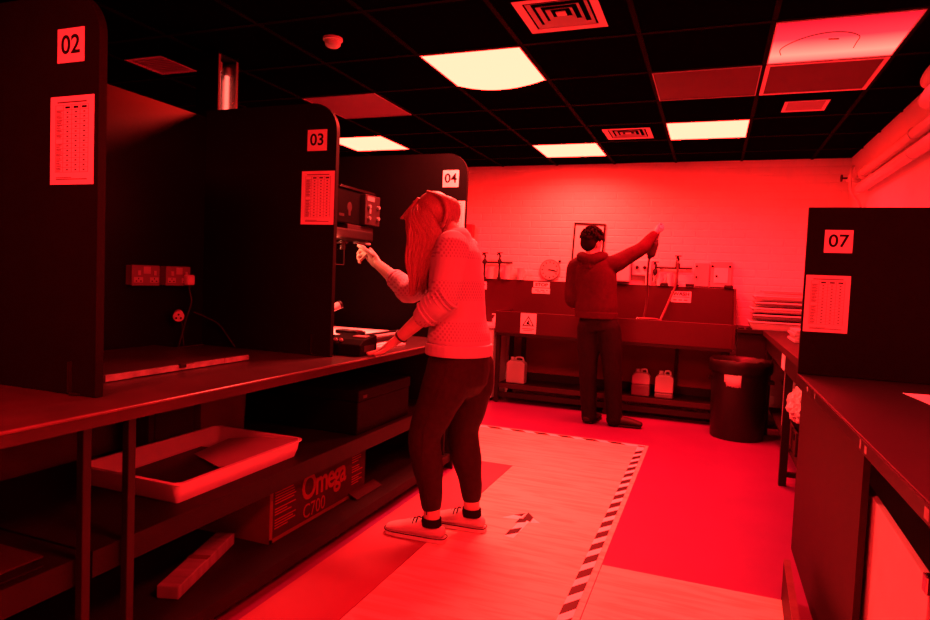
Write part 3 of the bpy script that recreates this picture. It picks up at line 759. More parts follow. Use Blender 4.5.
def tri(r): return [(cx+r*math.sin(a)*1.02, cz-.012+r*math.cos(a)) for a in (0, 2*PI/3, 4*PI/3)]
MB().prism(tri(R0), 'y', SY0-.003, SY0-.0022).build('triangle', 'ink', n4)
MB().prism(tri(R0*.74), 'y', SY0-.0036, SY0-.003).build('triangle_field', 'paper', n4)
MB().prism([(cx-.018, cz-.03), (cx+.022, cz-.034), (cx+.004, cz-.008), (cx+.014, cz-.004), (cx-.004, cz+.022), (cx-.002, cz-.002), (cx-.014, cz-.006)], 'y', SY0-.0042, SY0-.0036).build('hazard_symbol', 'ink', n4)
MB().box(-1.735, -1.615, SY0-.0028, SY0-.002, .765, .772).build('small_print', 'ink_soft', n4)
MB().box(-1.72, -1.63, SY0-.0028, SY0-.002, .75, .755).build('small_print', 'ink_soft', n4)
n5 = tag(notice(-2.36, -2.31, 1.13, 1.215, SY1), 'small white slip on the splashback beside the white cabinet', 'notice')
MB().cyl((-2.335, SY1-.0022, 1.18), (-2.335, SY1-.003, 1.18), .008).build('printed_mark', 'ink_soft', n5)

# white cabinet left of the sink
wc = thing('white_cabinet', 'low white cabinet standing at the end of the sink behind the worker', 'cabinet', (-2.33, 6.43, 0))
MB().box(-2.62, -2.045, 6.20, 6.66, .03, .745).build('body', 'white_metal', wc, bevel=.004)
MB().box(-2.64, -2.025, 6.165, 6.675, .747, .775).build('top', 'white_plastic', wc, bevel=.004)
dr = MB().box(-2.61, -2.055, 6.186, 6.199, .05, .73).build('door', 'white_metal', wc, bevel=.003)
MB().box(-2.10, -2.085, 6.172, 6.186, .42, .54).build('handle', 'chrome', dr, bevel=.003)
MB().box(-2.60, -2.06, 6.23, 6.64, 0, .03).build('plinth', 'steel_black', wc)
sp = thing('pump_bottle', 'small white pump bottle standing on the white cabinet', 'bottle', (-2.09, 6.35, .775))
MB().lathe([(.028, .7755), (.028, .83), (.012, .85), (.012, .862)], (-2.09, 6.35, 0), n=16).build('body', 'white_plastic', sp, smooth=True)
MB().tube([(-2.09, 6.35, .862), (-2.09, 6.35, .88), (-2.115, 6.335, .882)], .006, n=8).build('pump', 'white_plastic', sp, smooth=True)

def jerry(x0, x1, z0, z1, y, label, fill):
    t = thing('jerrycan', label, 'container', ((x0+x1)/2, y, z0), 'white plastic containers under the sink')
    w_ = x1-x0; d = .11; zt = z1-.05
    prof = [(x0, z0), (x1, z0), (x1, zt-.03), (x1-.03, zt), (x0+.03, zt), (x0, zt-.03)]
    if fill:
        zm = z0+(zt-z0)*fill
        MB().box(x0, x1, y-d/2, y+d/2, z0, zm).build('filled_part', 'can_liquid', t, bevel=.012)
        prof = [(x0, zm), (x1, zm)]+prof[2:]
    MB().prism(prof, 'y', y-d/2, y+d/2).build('body', 'can_white', t, bevel=.012, seg=3)
    MB().cyl((x0+.05, y, zt), (x0+.05, y, zt+.032), .021).build('cap', 'socket_pale' if fill else 'can_white', t, bevel=.003)
    MB().tube([(x0+.085, y, zt-.002), (x0+.09, y, zt+.028), (x1-.04, y, zt+.028), (x1-.03, y, zt-.012)], .010, n=8).build('handle', 'can_white', t, smooth=True)
jerry(-1.93, -1.735, .186, .47, 6.36, 'white jerrycan under the sink behind its left front leg', 0)
jerry(-.668, -.50, .186, .46, 6.36, 'white jerrycan with dark liquid, closer to the hooded person\'s feet', .5)
jerry(-.452, -.285, .186, .46, 6.36, 'white jerrycan with a little dark liquid, farther from the hooded person', .22)

# taps and pipes
def pipe_rail(x0, x1, label):
    t = thing('water_pipe', label, 'pipe', (x0, YB-.03, 1.43))
    MB().cyl((x0, YB-.035, 1.43), (x1, YB-.035, 1.43), .010, n=12).build('pipe', 'panel_face', t, smooth=True)
    for x in (x0+.05, x1-.05): MB().box(x-.008, x+.008, YB-.035, YB-.006, 1.42, 1.44).build('clip', 'panel_face', t)
pipe_rail(-2.45, -2.04, 'water pipe on the brick wall feeding the two taps by the cabinet')
pipe_rail(-.54, -.19, 'water pipe on the brick wall behind the hoses')
def tap(x, z0, z1, label, tall=True):
    t = thing('lab_tap', label, 'tap', (x, 6.62, z0), 'dark taps along the sink')
    y = YB-.10
    MB().tube([(x, y, z0), (x, y, z1-.08), (x+.005, y-.004, z1-.04), (x-.004, y-.03, z1-.015), (x-.01, y-.05, z1-.03)], [.011, .010, .011, .009, .008], n=10).build('spout', 'steel_black', t, smooth=True)
    MB().lathe([(.008, z1-.13), (.022, z1-.12), (.022, z1-.085), (.010, z1-.07)], (x, y, 0), n=14).build('valve_body', 'steel_black', t, smooth=True)
    MB().box(x-.03, x+.03, y-.010, y+.006, z1-.012, z1-.001).cyl((x, y, z1-.06), (x, y, z1), .006, n=8).build('lever', 'steel_black', t)
    MB().cyl((x, y, z1-.10), (x, YB-.024, z1-.10), .008, n=8).build('wall_union', 'steel_black', t)
    if tall: MB().lathe([(.022, z0), (.022, z0+.012), (.012, z0+.02)], (x, y, 0), n=14).build('base_flange', 'steel_black', t, smooth=True)
tap(-2.335, 1.251, 1.535, 'tall dark tap next to the white cabinet, outer of the pair')
tap(-2.165, 1.251, 1.54, 'tall dark tap next to the white cabinet, nearer the clock')
tap(-.325, 1.251, 1.555, 'tall dark tap above the WASH notice')
tap(-.535, 1.36, 1.49, 'short dark tap on the pipe between hose and WASH tap', False)

h2 = thing('tap_hose', 'pale hose hanging from the tap over the WASH notice into the sink', 'hose', (-.33, 6.5, .93))
MB().tube([(-.33, 6.59, 1.50), (-.322, 6.60, 1.40), (-.335, 6.60, 1.25), (-.365, 6.57, 1.16), (-.40, 6.45, 1.04), (-.43, 6.36, .95), (-.46, 6.34, .86)], .011, n=10).build('tubing', 'hose', h2, smooth=True)
MB().cyl((-.33, 6.59, 1.475), (-.33, 6.59, 1.495), .014).build('clamp', 'chrome', h2)
h3 = thing('basin_hose', 'pale hose end lying along the front rim of the sink', 'hose', (-.5, 6.25, .9))
MB().tube([(-.62, 6.20, .935), (-.55, 6.185, .938), (-.46, 6.20, .936), (-.40, 6.26, .90), (-.38, 6.32, .82)], .010, n=10).build('tubing', 'hose', h3, smooth=True)
MB().cyl((-.625, 6.20, .935), (-.645, 6.20, .935), .012).build('ferrule', 'chrome', h3)

def jug(x, z0, h, r, label):
    y = YB-.07-.02
    t = thing('measuring_jug', label, 'jug', (x, YB-.09, z0), 'pale measuring jugs on the sink ledge')
    MB().lathe([(r*.8, z0), (r, z0+h), (r*1.05, z0+h+.004), (r*.95, z0+h), (r*.76, z0+.005)], (x, YB-.066, z0*0), n=20).build('body', 'white_plastic', t, smooth=True)
    MB().tube([(x+r*.95, YB-.066, z0+h*.85), (x+r*1.5, YB-.07, z0+h*.75), (x+r*1.45, YB-.07, z0+h*.35), (x+r*.85, YB-.066, z0+h*.25)], .006, n=6).build('handle', 'white_plastic', t, smooth=True)
for k, (x, h, r, lb) in enumerate(((-2.27, .13, .042, 'pale measuring jug between the two tall taps'), (-2.08, .15, .045, 'pale measuring jug right of the paired taps'), (-1.93, .12, .040, 'pale measuring jug between the taps and the clock'),
                               (-.60, .11, .036, 'small pale measuring jug behind the raised hose'), (-.49, .13, .034, 'slim pale measuring jug under the short tap'), (-.395, .12, .032, 'slim pale measuring jug beside the WASH tap'))):
    jug(x, 1.251, h, r, lb)

# clock
ck = thing('wall_clock', 'round white wall clock above the STOP notice', 'clock', (-1.622, YB-.01, 1.37))
R_ = .112
def disc(r0, r1, ya, yb): return MB().tube([(-1.622, ya, 1.37), (-1.622, yb, 1.37)], [r0, r1], n=40, sub=1, rnd=False)
disc(R_, R_, YB-.007, YB-.03).build('case', 'tray_grey', ck, smooth=True, bevel=.004)
disc(R_*.9, R_*.9, YB-.0302, YB-.0312).build('dial', 'paper_mid', ck)
s = MB()
for k in range(12):
    a = k*PI/6; m_ = Matrix.Translation((-1.622, 0, 1.37)) @ Matrix.Rotation(a, 4, 'Y')
    s.box(-.005, .005, YB-.0325, YB-.0313, R_*.66, R_*.80, m_)
s.build('hour_marks', 'ink', ck)
for a, l, wd_ in ((math.radians(97), .055, .005), (math.radians(102), .085, .0035)):
    m_ = Matrix.Translation((-1.622, 0, 1.37)) @ Matrix.Rotation(a, 4, 'Y')
    MB().box(-wd_, wd_, YB-.036, YB-.034, -.015, l, m_).build('hand', 'ink', ck)
# framed poster
fr = thing('framed_poster', 'thin black framed poster on the brick wall behind the hooded person\'s head', 'picture', (-1.23, YB-.01, 1.43))
m_ = Matrix.Translation((-1.225, 0, 1.65)) @ Matrix.Rotation(math.radians(2.0), 4, 'Y') @ Matrix.Translation((1.225, 0, -1.65))
fx0, fx1, fz0, fz1, ft = -1.39, -1.065, 1.43, 1.868, .016
for (a, b, c, d) in ((fx0, fx1, fz0, fz0+ft), (fx0, fx1, fz1-ft, fz1), (fx0, fx0+ft, fz0+ft, fz1-ft), (fx1-ft, fx1, fz0+ft, fz1-ft)):
    MB().box(a, b, YB-.034, YB-.008, c, d, m_).build('frame_bar', 'black_plastic', fr)
MB().box(fx0+ft, fx1-ft, YB-.022, YB-.016, fz0+ft, fz1-ft, m_).build('poster_sheet', 'poster', fr)
dk = MB().ell((-1.523, YB-.012, 1.465), (.014, .010, .014)).cyl((-1.523, YB-.006, 1.465), (-1.523, YB-.016, 1.465), .008, n=10).build('wall_hook', 'black_plastic', None, smooth=True)
tag(dk, 'small dark hook on the brick wall above the clock', 'hook')
# boxes fixed on the wall
td = thing('towel_dispenser', 'white paper towel dispenser with dark top beneath the raised arm', 'dispenser', (-.86, YB-.06, 1.27))
MB().box(-.97, -.775, YB-.13, YB-.008, 1.275, 1.495).build('cover', 'white_plastic', td, bevel=.012)
MB().box(-.97, -.775, YB-.13, YB-.008, 1.497, 1.515).build('lid', 'black_plastic', td, bevel=.004)
MB().box(-.93, -.815, YB-.11, YB-.03, 1.268, 1.275).build('paper_slot', 'black_plastic', td)
wx = thing('wall_box', 'tall dark red box on the brick wall behind the sweater wearer\'s shoulder', 'box', (-2.62, YB-.05, 1.55))
MB().box(-2.70, -2.50, YB-.10, YB-.004, 1.55, 1.84).build('cover', 'wall_box', wx, bevel=.01)
MB().box(-2.69, -2.51, YB-.104, YB-.10, 1.57, 1.60).build('slot', 'ink_soft', wx)
mb = thing('mixer_box', 'white wall box with two round black knobs behind the held hose', 'box', (-.67, YB-.04, 1.34))
MB().box(-.765, -.575, YB-.07, YB-.004, 1.345, 1.50).build('body', 'white_plastic', mb, bevel=.008)
for x in (-.715, -.64): MB().cyl((x, YB-.07, 1.425), (x, YB-.092, 1.425), .019, .016).build('knob', 'black_plastic', mb, bevel=.003)
b1 = thing('control_box', 'plain pale control box on the wall between WASH tap and panel', 'box', (-.1, YB-.04, 1.26))
MB().box(-.166, -.032, YB-.07, YB-.008, 1.258, 1.488).build('body', 'socket_pale', b1, bevel=.006)
for z in (1.35, 1.455): MB().cyl((-.148, YB-.070, z), (-.148, YB-.078, z), .010, n=12).build('screw', 'ink', b1)
b2 = thing('switch_panel', 'pale switch panel with a lighter inner plate on the wall over the sink end', 'panel', (.075, YB-.04, 1.26))
MB().box(-.022, .172, YB-.06, YB-.008, 1.258, 1.505).build('body', 'socket_pale', b2, bevel=.005)
MB().box(.012, .138, YB-.066, YB-.0605, 1.30, 1.445).build('inner_plate', 'paper', b2, bevel=.002)
for x, z in ((.036, 1.365), (-.005, 1.46), (.152, 1.46)): MB().cyl((x, YB-.06, z), (x, YB-.072, z), .011, n=12).build('screw', 'ink', b2)
for k, x in enumerate((-.44, -.20, .155)):
    o = MB().prism([(6.655, 1.251), (6.70, 1.251), (6.70, 1.262), (6.67, 1.283), (6.655, 1.275)], 'x', x-.045, x+.035).build('print_clip', 'black_plastic', None, bevel=.003)
    tag(o, ['black clip on the splashback edge near the short tap', 'black clip on the splashback edge beside the control box', 'black clip on the splashback edge at the sink\'s end'][k], 'clip', 'black clips on the splashback edge')

# ------------------------------------------------------------------ bin
bn = thing('rubbish_bin', 'large round black rubbish bin with a torn white label, beside the sink', 'bin', (.262, 5.86, 0))
bx, by = .262, 5.86
MB().lathe([(.205, 0), (.21, .01), (.225, .60), (.24, .605), (.243, .64), (.23, .645), (.212, .60), (.195, .012)], (bx, by, 0), n=40).build('body', 'bin_black', bn, smooth=True)
s = MB(); n = 48; rings = []
for k, (r, z) in enumerate(((.247, .56), (.249, .60), (.251, .642), (.238, .662), (.215, .64), (.19, .52))):
    rings.append([s.bm.verts.new((bx+(r+.006*noise.noise((q*1.3, k*2.1, 3)))*math.cos(2*PI*q/n), by+(r+.006*noise.noise((q*1.3, k*2.1, 3)))*math.sin(2*PI*q/n), z+.016*noise.noise((q*.7, k*1.3, 8)))) for q in range(n)])
for a, b in zip(rings, rings[1:]):
    for k in range(n): s.bm.faces.new((a[k], a[(k+1) % n], b[(k+1) % n], b[k]))
s.build('bin_liner', 'bin_liner', bn, smooth=True)
MB().lathe([(.01, .50), (.10, .53), (.19, .50), (.2, .47)], (bx, by, 0), n=24).build('rubbish', 'bin_liner', bn, smooth=True)
for sg in (-1, 1):
    MB().box(bx+sg*.225-.02, bx+sg*.225+.025*sg+.015, by-.05, by+.05, .47, .50).build('handle', 'bin_black', bn, bevel=.006)
s = MB(); a0, a1 = -PI/2-.46-.12, -PI/2+.14-.12; n = 12; tr_ = [0, .006, 0, .012, .004, .01, 0, .006, .001, .004, 0, .008, .002]
va, vb = [], []
for k in range(n+1):
    a = a0+(a1-a0)*k/n
    va.append(s.bm.verts.new((bx+.2245*math.cos(a), by+.2245*math.sin(a), .445+tr_[k]+(.035 if k < 2 else 0)))); vb.append(s.bm.verts.new((bx+.2295*math.cos(a), by+.2295*math.sin(a), .55-tr_[-k-1]*.5)))
for k in range(n): s.bm.faces.new((va[k], va[k+1], vb[k+1], vb[k]))
lo = s.build('torn_label', 'paper', bn, smooth=True)
sm = lo.modifiers.new('thick', 'SOLIDIFY'); sm.thickness = .001; sm.offset = 1

# ------------------------------------------------------------------ right-hand benches
rb = thing('side_bench', 'dark bench along the white wall between partition 07 and the sink', 'bench', (.78, 5.0, 0))
MB().prism([(.445, 3.52), (1.115, 3.52), (1.115, 6.735), (.225, 6.735), (.225, 6.12), (.445, 6.12)], 'z', .865, .90).build('worktop', 'counter', rb, bevel=.003)
MB().box(.438, .444, 3.52, 6.115, .858, .90).build('edge_strip', 'panel_face', rb)
MB().box(.47, .49, 3.56, 6.15, .73, .864).build('apron', 'steel_black', rb)
MB().box(.235, .47, 6.15, 6.17, .55, .864).build('apron', 'steel_black', rb)
for y in (4.55, 6.08): 
    MB().box(.47, .515, y-.02, y+.02, 0, .73).build('leg', 'steel_black', rb)
    MB().box(1.06, 1.10, y-.02, y+.02, 0, .864).build('leg', 'steel_black', rb)
    MB().box(.515, 1.06, y-.015, y+.015, .06, .09).build('cross_rail', 'steel_black', rb)
MB().box(.52, 1.10, 3.56, 6.10, .22, .24).build('lower_shelf', 'shelf_board', rb)
MB().box(.466, .4695, 4.60, 4.78, .735, .85).build('white_tag', 'paper', rb)
# under it
wbag = MB(); bmesh.ops.create_icosphere(wbag.bm, subdivisions=4, radius=1)
for v in wbag.bm.verts:
    c = v.co.copy(); k = 1+.28*noise.noise(c*2.3)+.13*noise.noise(c*6)
    v.co = Vector((.572+.085*c.x*k, 4.52+.12*c.y*k, .54+.115*c.z*k))
o = wbag.build('crumpled_bag', 'bag', None, smooth=False); tag(o, 'crumpled pale plastic bag bulging out beside the leg of the side bench', 'bag')
cr = thing('wire_crate', 'low crate under the side bench carrying the crumpled bag', 'crate', (.62, 4.5, .24))
MB().box(.53, .74, 4.36, 4.80, .241, .26).box(.53, .545, 4.36, 4.80, .26, .385).box(.725, .74, 4.36, 4.80, .26, .385).box(.545, .725, 4.36, 4.375, .26, .385).box(.545, .725, 4.785, 4.80, .26, .385).build('body', 'card_dark', cr, bevel=.004)
MB().box(.524, .53, 4.40, 4.50, .33, .37).build('hand_hole', 'ink', cr)
lb = thing('leaning_board', 'pale narrow board leaning behind the leg of the side bench', 'board', (.6, 5.4, .24))
MB().prism([(.545, .241), (.62, .241), (.62, .72), (.545, .72)], 'y', 5.30, 5.33).build('board', 'socket_pale', lb, bevel=.002)
MB().box(.545, .62, 5.296, 5.30, .60, .64).build('tape_band', 'panel_face', lb)
for k, (x0, x1, y0, y1, z0, z1) in enumerate(((.56, .95, 5.0, 5.26, .241, .42), (.60, .98, 5.55, 5.95, .241, .50))):
    t = thing('storage_box', ['dark storage box under the side bench in front of the leaning board', 'dark storage box under the side bench behind the leaning board'][k], 'box', ((x0+x1)/2, (y0+y1)/2, z0), 'dark boxes under the side bench')
    MB().box(x0, x1, y0, y1, z0, z1-.04).build('body', 'card_dark', t, bevel=.004)
    MB().box(x0-.006, x1+.006, y0-.006, y1+.006, z1-.038, z1).build('lid', 'card_dark', t, bevel=.004)

# stacked trays in the corner, grey ones painting in the shade between; papers
lay = ((.33, 1.06, .901, .985, 'tray_white', 'deep pale tray at the bottom of the tray stack in the corner'),
       (.36, 1.05, .990, 1.045, 'tray_grey', 'tray second from the bottom of the stack in the corner'),
       (.345, 1.06, 1.050, 1.105, 'tray_white', 'tray third from the bottom of the stack in the corner'),
       (.37, 1.05, 1.110, 1.155, 'tray_grey', 'tray fourth from the bottom of the stack in the corner'),
       (.36, 1.05, 1.160, 1.212, 'tray_white', 'tray second from the top of the stack in the corner'),
       (.42, 1.04, 1.217, 1.262, 'tray_white', 'smaller tray on top of the stack in the corner'))
for x0, x1, z0, z1, m_, lb_ in lay:
    t = thing('stacked_tray', lb_, 'tray', ((x0+x1)/2, 6.4, z0), 'trays stacked on the bench in the corner')
    photo_tray(t, x0, x1, 6.16 if z0 > .95 else 6.14, 6.66, z0, z1-.012, m_, fl=.025, th=.006, rc=.02)
    MB().box(x0-.012, x1+.012, (6.16 if z0 > .95 else 6.14)-.014, (6.16 if z0 > .95 else 6.14)-.008, z1-.022, z1-.011).build('front_rim', 'tray_white', t, bevel=.002)  # pale bar paints in the light caught by the rim
for k in range(4):
    o = MB().box(.545+.012*(k % 2), .88, 4.86+.01*k, 5.30, .901+k*.021, .919+k*.021).build('paper_ream', 'paper_mid', None, bevel=.002)
    tag(o, ['lowest', 'second lowest', 'second highest', 'topmost'][k]+' packet of the white paper pile on the side bench', 'paper', 'paper packets on the side bench')
for k, x in enumerate((.235, .30)):
    o = MB().box(x, x+.05, 6.123, 6.135+.0*k, .901, .915).build('black_cassette', 'black_gloss', None, bevel=.01)
    tag(o, ['small black film cassette next to the sink end', 'small black film cassette touching the tray stack'][k], 'cassette', 'cassettes beside the sink')

# partition 07 and its counter
CX = .415
p7 = thing('booth_partition', 'low black partition with number sign 07 across the right-hand counter', 'partition', (.76, 3.49, .85))
MB().box(CX, 1.115, 3.48, 3.505, .852, 1.655).build('board', 'board_black', p7, bevel=.002)
MB().box(CX-.0015, CX, 3.48, 3.505, .852, 1.655).build('edging', 'board_edge', p7)
digits_sign(p7, .488, .606, 1.44, 1.548, 3.48, '07')
chart(p7, .4215, .609, 1.06, 1.332, 3.48)
rc = thing('side_counter', 'dark counter with worn front edge in front of partition 07', 'counter', (.76, 1.5, 0))
MB().box(CX+.002, 1.115, -1.2, 3.506, .81, .85).build('worktop', 'counter', rc, bevel=.004)
MB().box(CX-.003, CX+.002, -1.2, 3.506, .812, .849).build('edge_strip', 'counter', rc, bevel=.001)
rr = random.Random(9)
for y in (1.98, 2.05, 2.9, 3.1, 1.45): MB().box(CX-.0036, CX-.0028, y, y+rr.uniform(.012, .04), .82, .838+rr.uniform(0, .008)).build('worn_chip', 'wood_edge', rc)
MB().box(.432, .45, 2.10, 3.45, 0, .809).build('side_panel', 'counter_side', rc)
MB().box(.45, 1.11, 3.43, 3.45, 0, .809).build('end_panel', 'counter_side', rc)
MB().box(.50, .53, -1.1, 2.09, .73, .809).build('front_rail', 'steel_black', rc)
MB().box(.47, .51, .2, .24, 0, .73).build('leg', 'steel_black', rc)
MB().box(1.09, 1.11, -1.2, 3.42, 0, .809).build('back_panel', 'steel_black', rc)
kb = thing('kick_board', 'dark kick board standing on the floor against the counter side', 'board', (.335, 2.86, 0), rz=math.radians(-2.5))
MB().box(0, .022, -1.3, 0, 0.001, .16).build('board', 'counter_side', kb, local=True, bevel=.002)
MB().box(-.001, .023, -1.3, 0, .1605, .164).build('top_edge', 'bench_edge', kb, local=True)
ws = thing('white_storage_bin', 'open-topped white storage bin under the right-hand counter', 'bin', (.7, 2.3, 0))
for (a, b, c, d) in ((.464, .482, 1.60, 2.75), (.95, .968, 1.60, 2.75)):
    MB().prism([(c, .002), (d, .002), (d, .70), (c, .645)], 'x', a, b).build('side_board', 'white_plastic', ws, bevel=.002)
for c in (1.60, 2.732): MB().box(.482, .95, c, c+.018, .002, .64).build('end_board', 'white_plastic', ws, bevel=.002)
MB().box(.482, .95, 1.618, 2.732, .002, .02).build('bottom_board', 'white_plastic', ws)
MB().box(.458, .49, 1.594, 1.625, .62, .66).build('corner_clip', 'chrome', ws, bevel=.003)
pa = MB().prism([(.755, 3.09), (1.05, 3.12), (1.06, 2.72), (.79, 2.70)], 'z', .8515, .8525).build('loose_sheet', 'paper', None)
tag(pa, 'white sheet of paper lying on the counter before partition 07', 'paper')

# pipes along the right wall
def wall_pipe(z, x, r, y0, label):
    t = thing('wall_pipe', label, 'pipe', (x, y0, z), 'painted pipes along the white wall')
    MB().cyl((x, .0, z), (x, y0, z), r, n=18).build('pipe', 'pipe', t, smooth=True)
    for y in (y0-.06, 4.5, 3.0): MB().tube([(x, y-.012, z), (x, y+.012, z)], r+.006, n=18, sub=1, rnd=False).box(x, XR, y-.010, y+.010, z-.012, z+.012).build('pipe_clip', 'pipe', t)
wall_pipe(2.205, 1.06, .034, 5.9, 'upper painted pipe along the white wall near the ceiling')
wall_pipe(2.095, 1.06, .038, 6.0, 'lower painted pipe along the white wall near the ceiling')
for k, (z, x, y1) in enumerate(((2.402, 1.02, 4.12), (2.288, 1.01, 4.08))):
    t = thing('lagged_pipe', ['upper bulging lagged pipe above the painted pipes', 'lower bulging lagged pipe above the painted pipes'][k], 'pipe', (x, y1, z), 'lagged pipes')
    MB().tube([(x, y1, z), (x, y1-.15, z), (x, y1-.6, z), (x, 1.5, z)], [.044, .056, .056, .056], n=20).build('lagging', 'lagging', t, smooth=True)
    MB().tube([(x+.06, y1-.2, z), (XR, y1-.2, z)], .012, n=8, sub=1).build('bracket', 'pipe', t)
wl = thing('wall_cable', 'thin pale cable drooping round the pipe ends in the wall corner', 'cable', (1.08, 6.1, 2.2))
MB().tube([(1.10, 6.5, 2.26), (1.04, 6.12, 2.29), (.995, 5.98, 2.25), (.99, 5.96, 2.15), (1.0, 5.96, 2.06), (1.06, 6.0, 2.0), (1.105, 6.1, 1.93), (1.11, 6.2, 1.86)], .010, n=8).build('flex', 'pipe', wl, smooth=True)
MB().box(1.09, 1.118, 6.16, 6.24, 1.79, 1.87).build('junction_box', 'pipe', wl, bevel=.004)
vb_ = thing('pipe_valve', 'dark valve fitting at the pipe end in the wall corner', 'valve', (1.0, 6.25, 2.2))
MB().cyl((1.02, 6.02, 2.205), (1.02, 6.22, 2.205), .024).build('body', 'pipe', vb_, bevel=.003)
MB().cyl((1.02, 6.14, 2.205), (.96, 6.14, 2.205), .008).cyl((.96, 6.14, 2.205), (.948, 6.14, 2.205), .03).build('hand_wheel', 'black_plastic', vb_)
MB().cyl((1.02, 6.22, 2.205), (XR, 6.3, 2.205), .02).build('stub', 'pipe', vb_)

# ------------------------------------------------------------------ people
def hand(s, wrist, knuck, up, tips, thumb, r=.0085):
    """palm from wrist to the knuckle line; up = back of the hand; tips = four lists of joint positions; thumb = list"""
    wrist, knuck, up = Vector(wrist), Vector(knuck), Vector(up).normalized()
    d = (knuck-wrist).normalized(); side = d.cross(up).normalized()
    s.tube([wrist, wrist.lerp(knuck, .45), knuck], [(.030, .021), (.040, .020), (.041, .015)], n=16, side=side)
    for k, ch in enumerate(tips):
        base = knuck+side*(.031-.0205*k)-d*.012
        rr = r*(1, 1.06, 1.0, .88)[k]
        s.tube([base]+[Vector(q) for q in ch], [rr*1.15]+[rr*1.04]*(len(ch)-1)+[rr*.82], n=10, sub=3)
    s.tube([Vector(q) for q in thumb], [r*1.5]+[r*1.25]*(len(thumb)-2)+[r*.95], n=10, sub=3)

def woman():
    t = thing('person', 'person in a pale patterned sweater and dark leggings, reaching to the enlarger', 'person', (-1.12, 2.84, 0))
    hc = Vector((-1.255, 2.83, 1.54))
    fdir = Vector((-.86, .06, -.50)).normalized(); sd = Vector((.06, 1, 0)).normalized(); up = fdir.cross(sd).normalized()
    if up.z < 0: up = -up
    rot = Matrix((fdir, sd, up)).transposed()
    def H(a, b, c): return hc+fdir*a+sd*b+up*c
    LS, LE, LW = (-1.10, 2.685, 1.375), (-1.125, 2.655, 1.145), (-1.36, 2.705, .952)
    RS, RE, RW = (-1.17, 3.0, 1.375), (-1.43, 2.955, 1.165), (-1.70, 3.09, 1.302)
    b = MB()
    # trunk and head
    b.tube([(-1.10, 2.85, .84), (-1.10, 2.85, .93), (-1.105, 2.85, 1.05), (-1.12, 2.845, 1.2), (-1.14, 2.84, 1.34), (-1.155, 2.838, 1.40)], [(.125, .155), (.125, .155), (.10, .13), (.10, .15), (.09, .165), (.055, .10)], n=24, side=(1, 0, 0))
    b.tube([(-1.125, 2.838, 1.36), (-1.16, 2.835, 1.44), tuple(hc+Vector((.02, 0, -.03)))], [.062, .053, .055], n=16)
    b.ell(hc+up*.012, (.097, .076, .105), rot); b.ell(H(.03, 0, -.055), (.066, .056, .066), rot)
    b.ell(H(.105, 0, -.03), (.016, .013, .02), rot); b.ell(H(.09, 0, -.105), (.022, .022, .018), rot)
    for k in (-1, 1): b.ell(H(-.005, k*.077, -.025), (.016, .008, .028), rot)
    # legs and feet
    b.tube([(-1.10, 2.775, .90), (-1.14, 2.765, .74), (-1.225, 2.745, .50), (-1.215, 2.742, .40), (-1.178, 2.742, .22), (-1.172, 2.742, .06)], [(.075, .06), (.085, .07), (.062, .056), (.058, .054), (.042, .04), (.038, .036)], n=20, side=(1, 0, 0))
    b.tube([(-1.075, 2.925, .90), (-1.08, 2.935, .74), (-1.112, 2.945, .50), (-1.095, 2.945, .40), (-1.055, 2.945, .22), (-1.045, 2.945, .06)], [(.075, .06), (.085, .07), (.062, .056), (.058, .054), (.042, .04), (.038, .036)], n=20, side=(1, 0, 0))
    for x, y in ((-1.172, 2.742), (-1.045, 2.945)): b.tube([(x+.03, y, .045), (x-.06, y, .045), (x-.20, y, .035)], [(.03, .03), (.034, .036), (.022, .036)], n=14, side=(0, 0, 1))
    # arms
    b.tube([LS, LE, tuple(Vector(LE).lerp(Vector(LW), .45)), LW], [.046, .040, .037, .027], n=16)
    b.tube([RS, RE, tuple(Vector(RE).lerp(Vector(RW), .4)), RW], [.046, .040, .037, .027], n=16)
    # left hand flat on the bench
    W = Vector(LW); K = Vector((-1.435, 2.715, .896))
    tips = [[(-1.47, 2.756, .880), (-1.505, 2.768, .872)], [(-1.485, 2.732, .878), (-1.53, 2.738, .867)], [(-1.485, 2.71, .876), (-1.53, 2.708, .866)], [(-1.475, 2.69, .875), (-1.508, 2.682, .865)]]
    hand(b, W, K, (-.3, 0, 1), tips, [tuple(W.lerp(K, .3)+Vector((0, -.02, -.01))), (-1.42, 2.665, .888), (-1.455, 2.65, .872)])
    # right hand raised, fingers closed round the filter lever
    W = Vector(RW); K = Vector((-1.782, 3.135, 1.358)); 
    tips = [[(-1.825, 3.15, 1.395), (-1.85, 3.16, 1.385), (-1.85, 3.155, 1.362)], [(-1.828, 3.14, 1.378), (-1.856, 3.148, 1.362), (-1.85, 3.14, 1.34)], [(-1.825, 3.13, 1.352), (-1.85, 3.136, 1.338), (-1.838, 3.125, 1.32)], [(-1.815, 3.118, 1.328), (-1.836, 3.122, 1.316), (-1.822, 3.112, 1.305)]]
    hand(b, W, K, (.3, .85, .2), tips, [tuple(W.lerp(K, .4)+Vector((0, -.012, .02))), (-1.795, 3.10, 1.385), (-1.838, 3.115, 1.402)], .0098)
    b.blob('body', 'skin', t, .0042, 3)
    # sweater
    s = MB()
    s.tube([(-1.115, 2.85, .93), (-1.115, 2.85, .96), (-1.125, 2.85, 1.06), (-1.135, 2.845, 1.2), (-1.14, 2.84, 1.34), (-1.15, 2.838, 1.425), (-1.165, 2.838, 1.46)], [(.150, .172), (.148, .175), (.130, .165), (.126, .178), (.110, .185), (.075, .12), (.060, .075)], n=28, side=(1, 0, 0), rnd=False)
    s.tube([(-1.13, 2.74, 1.385), LS, (-1.105, 2.665, 1.26), LE, tuple(Vector(LE).lerp(Vector(LW), .22)), tuple(Vector(LE).lerp(Vector(LW), .40))], [.076, .078, .070, .068, .066, .055], n=18)
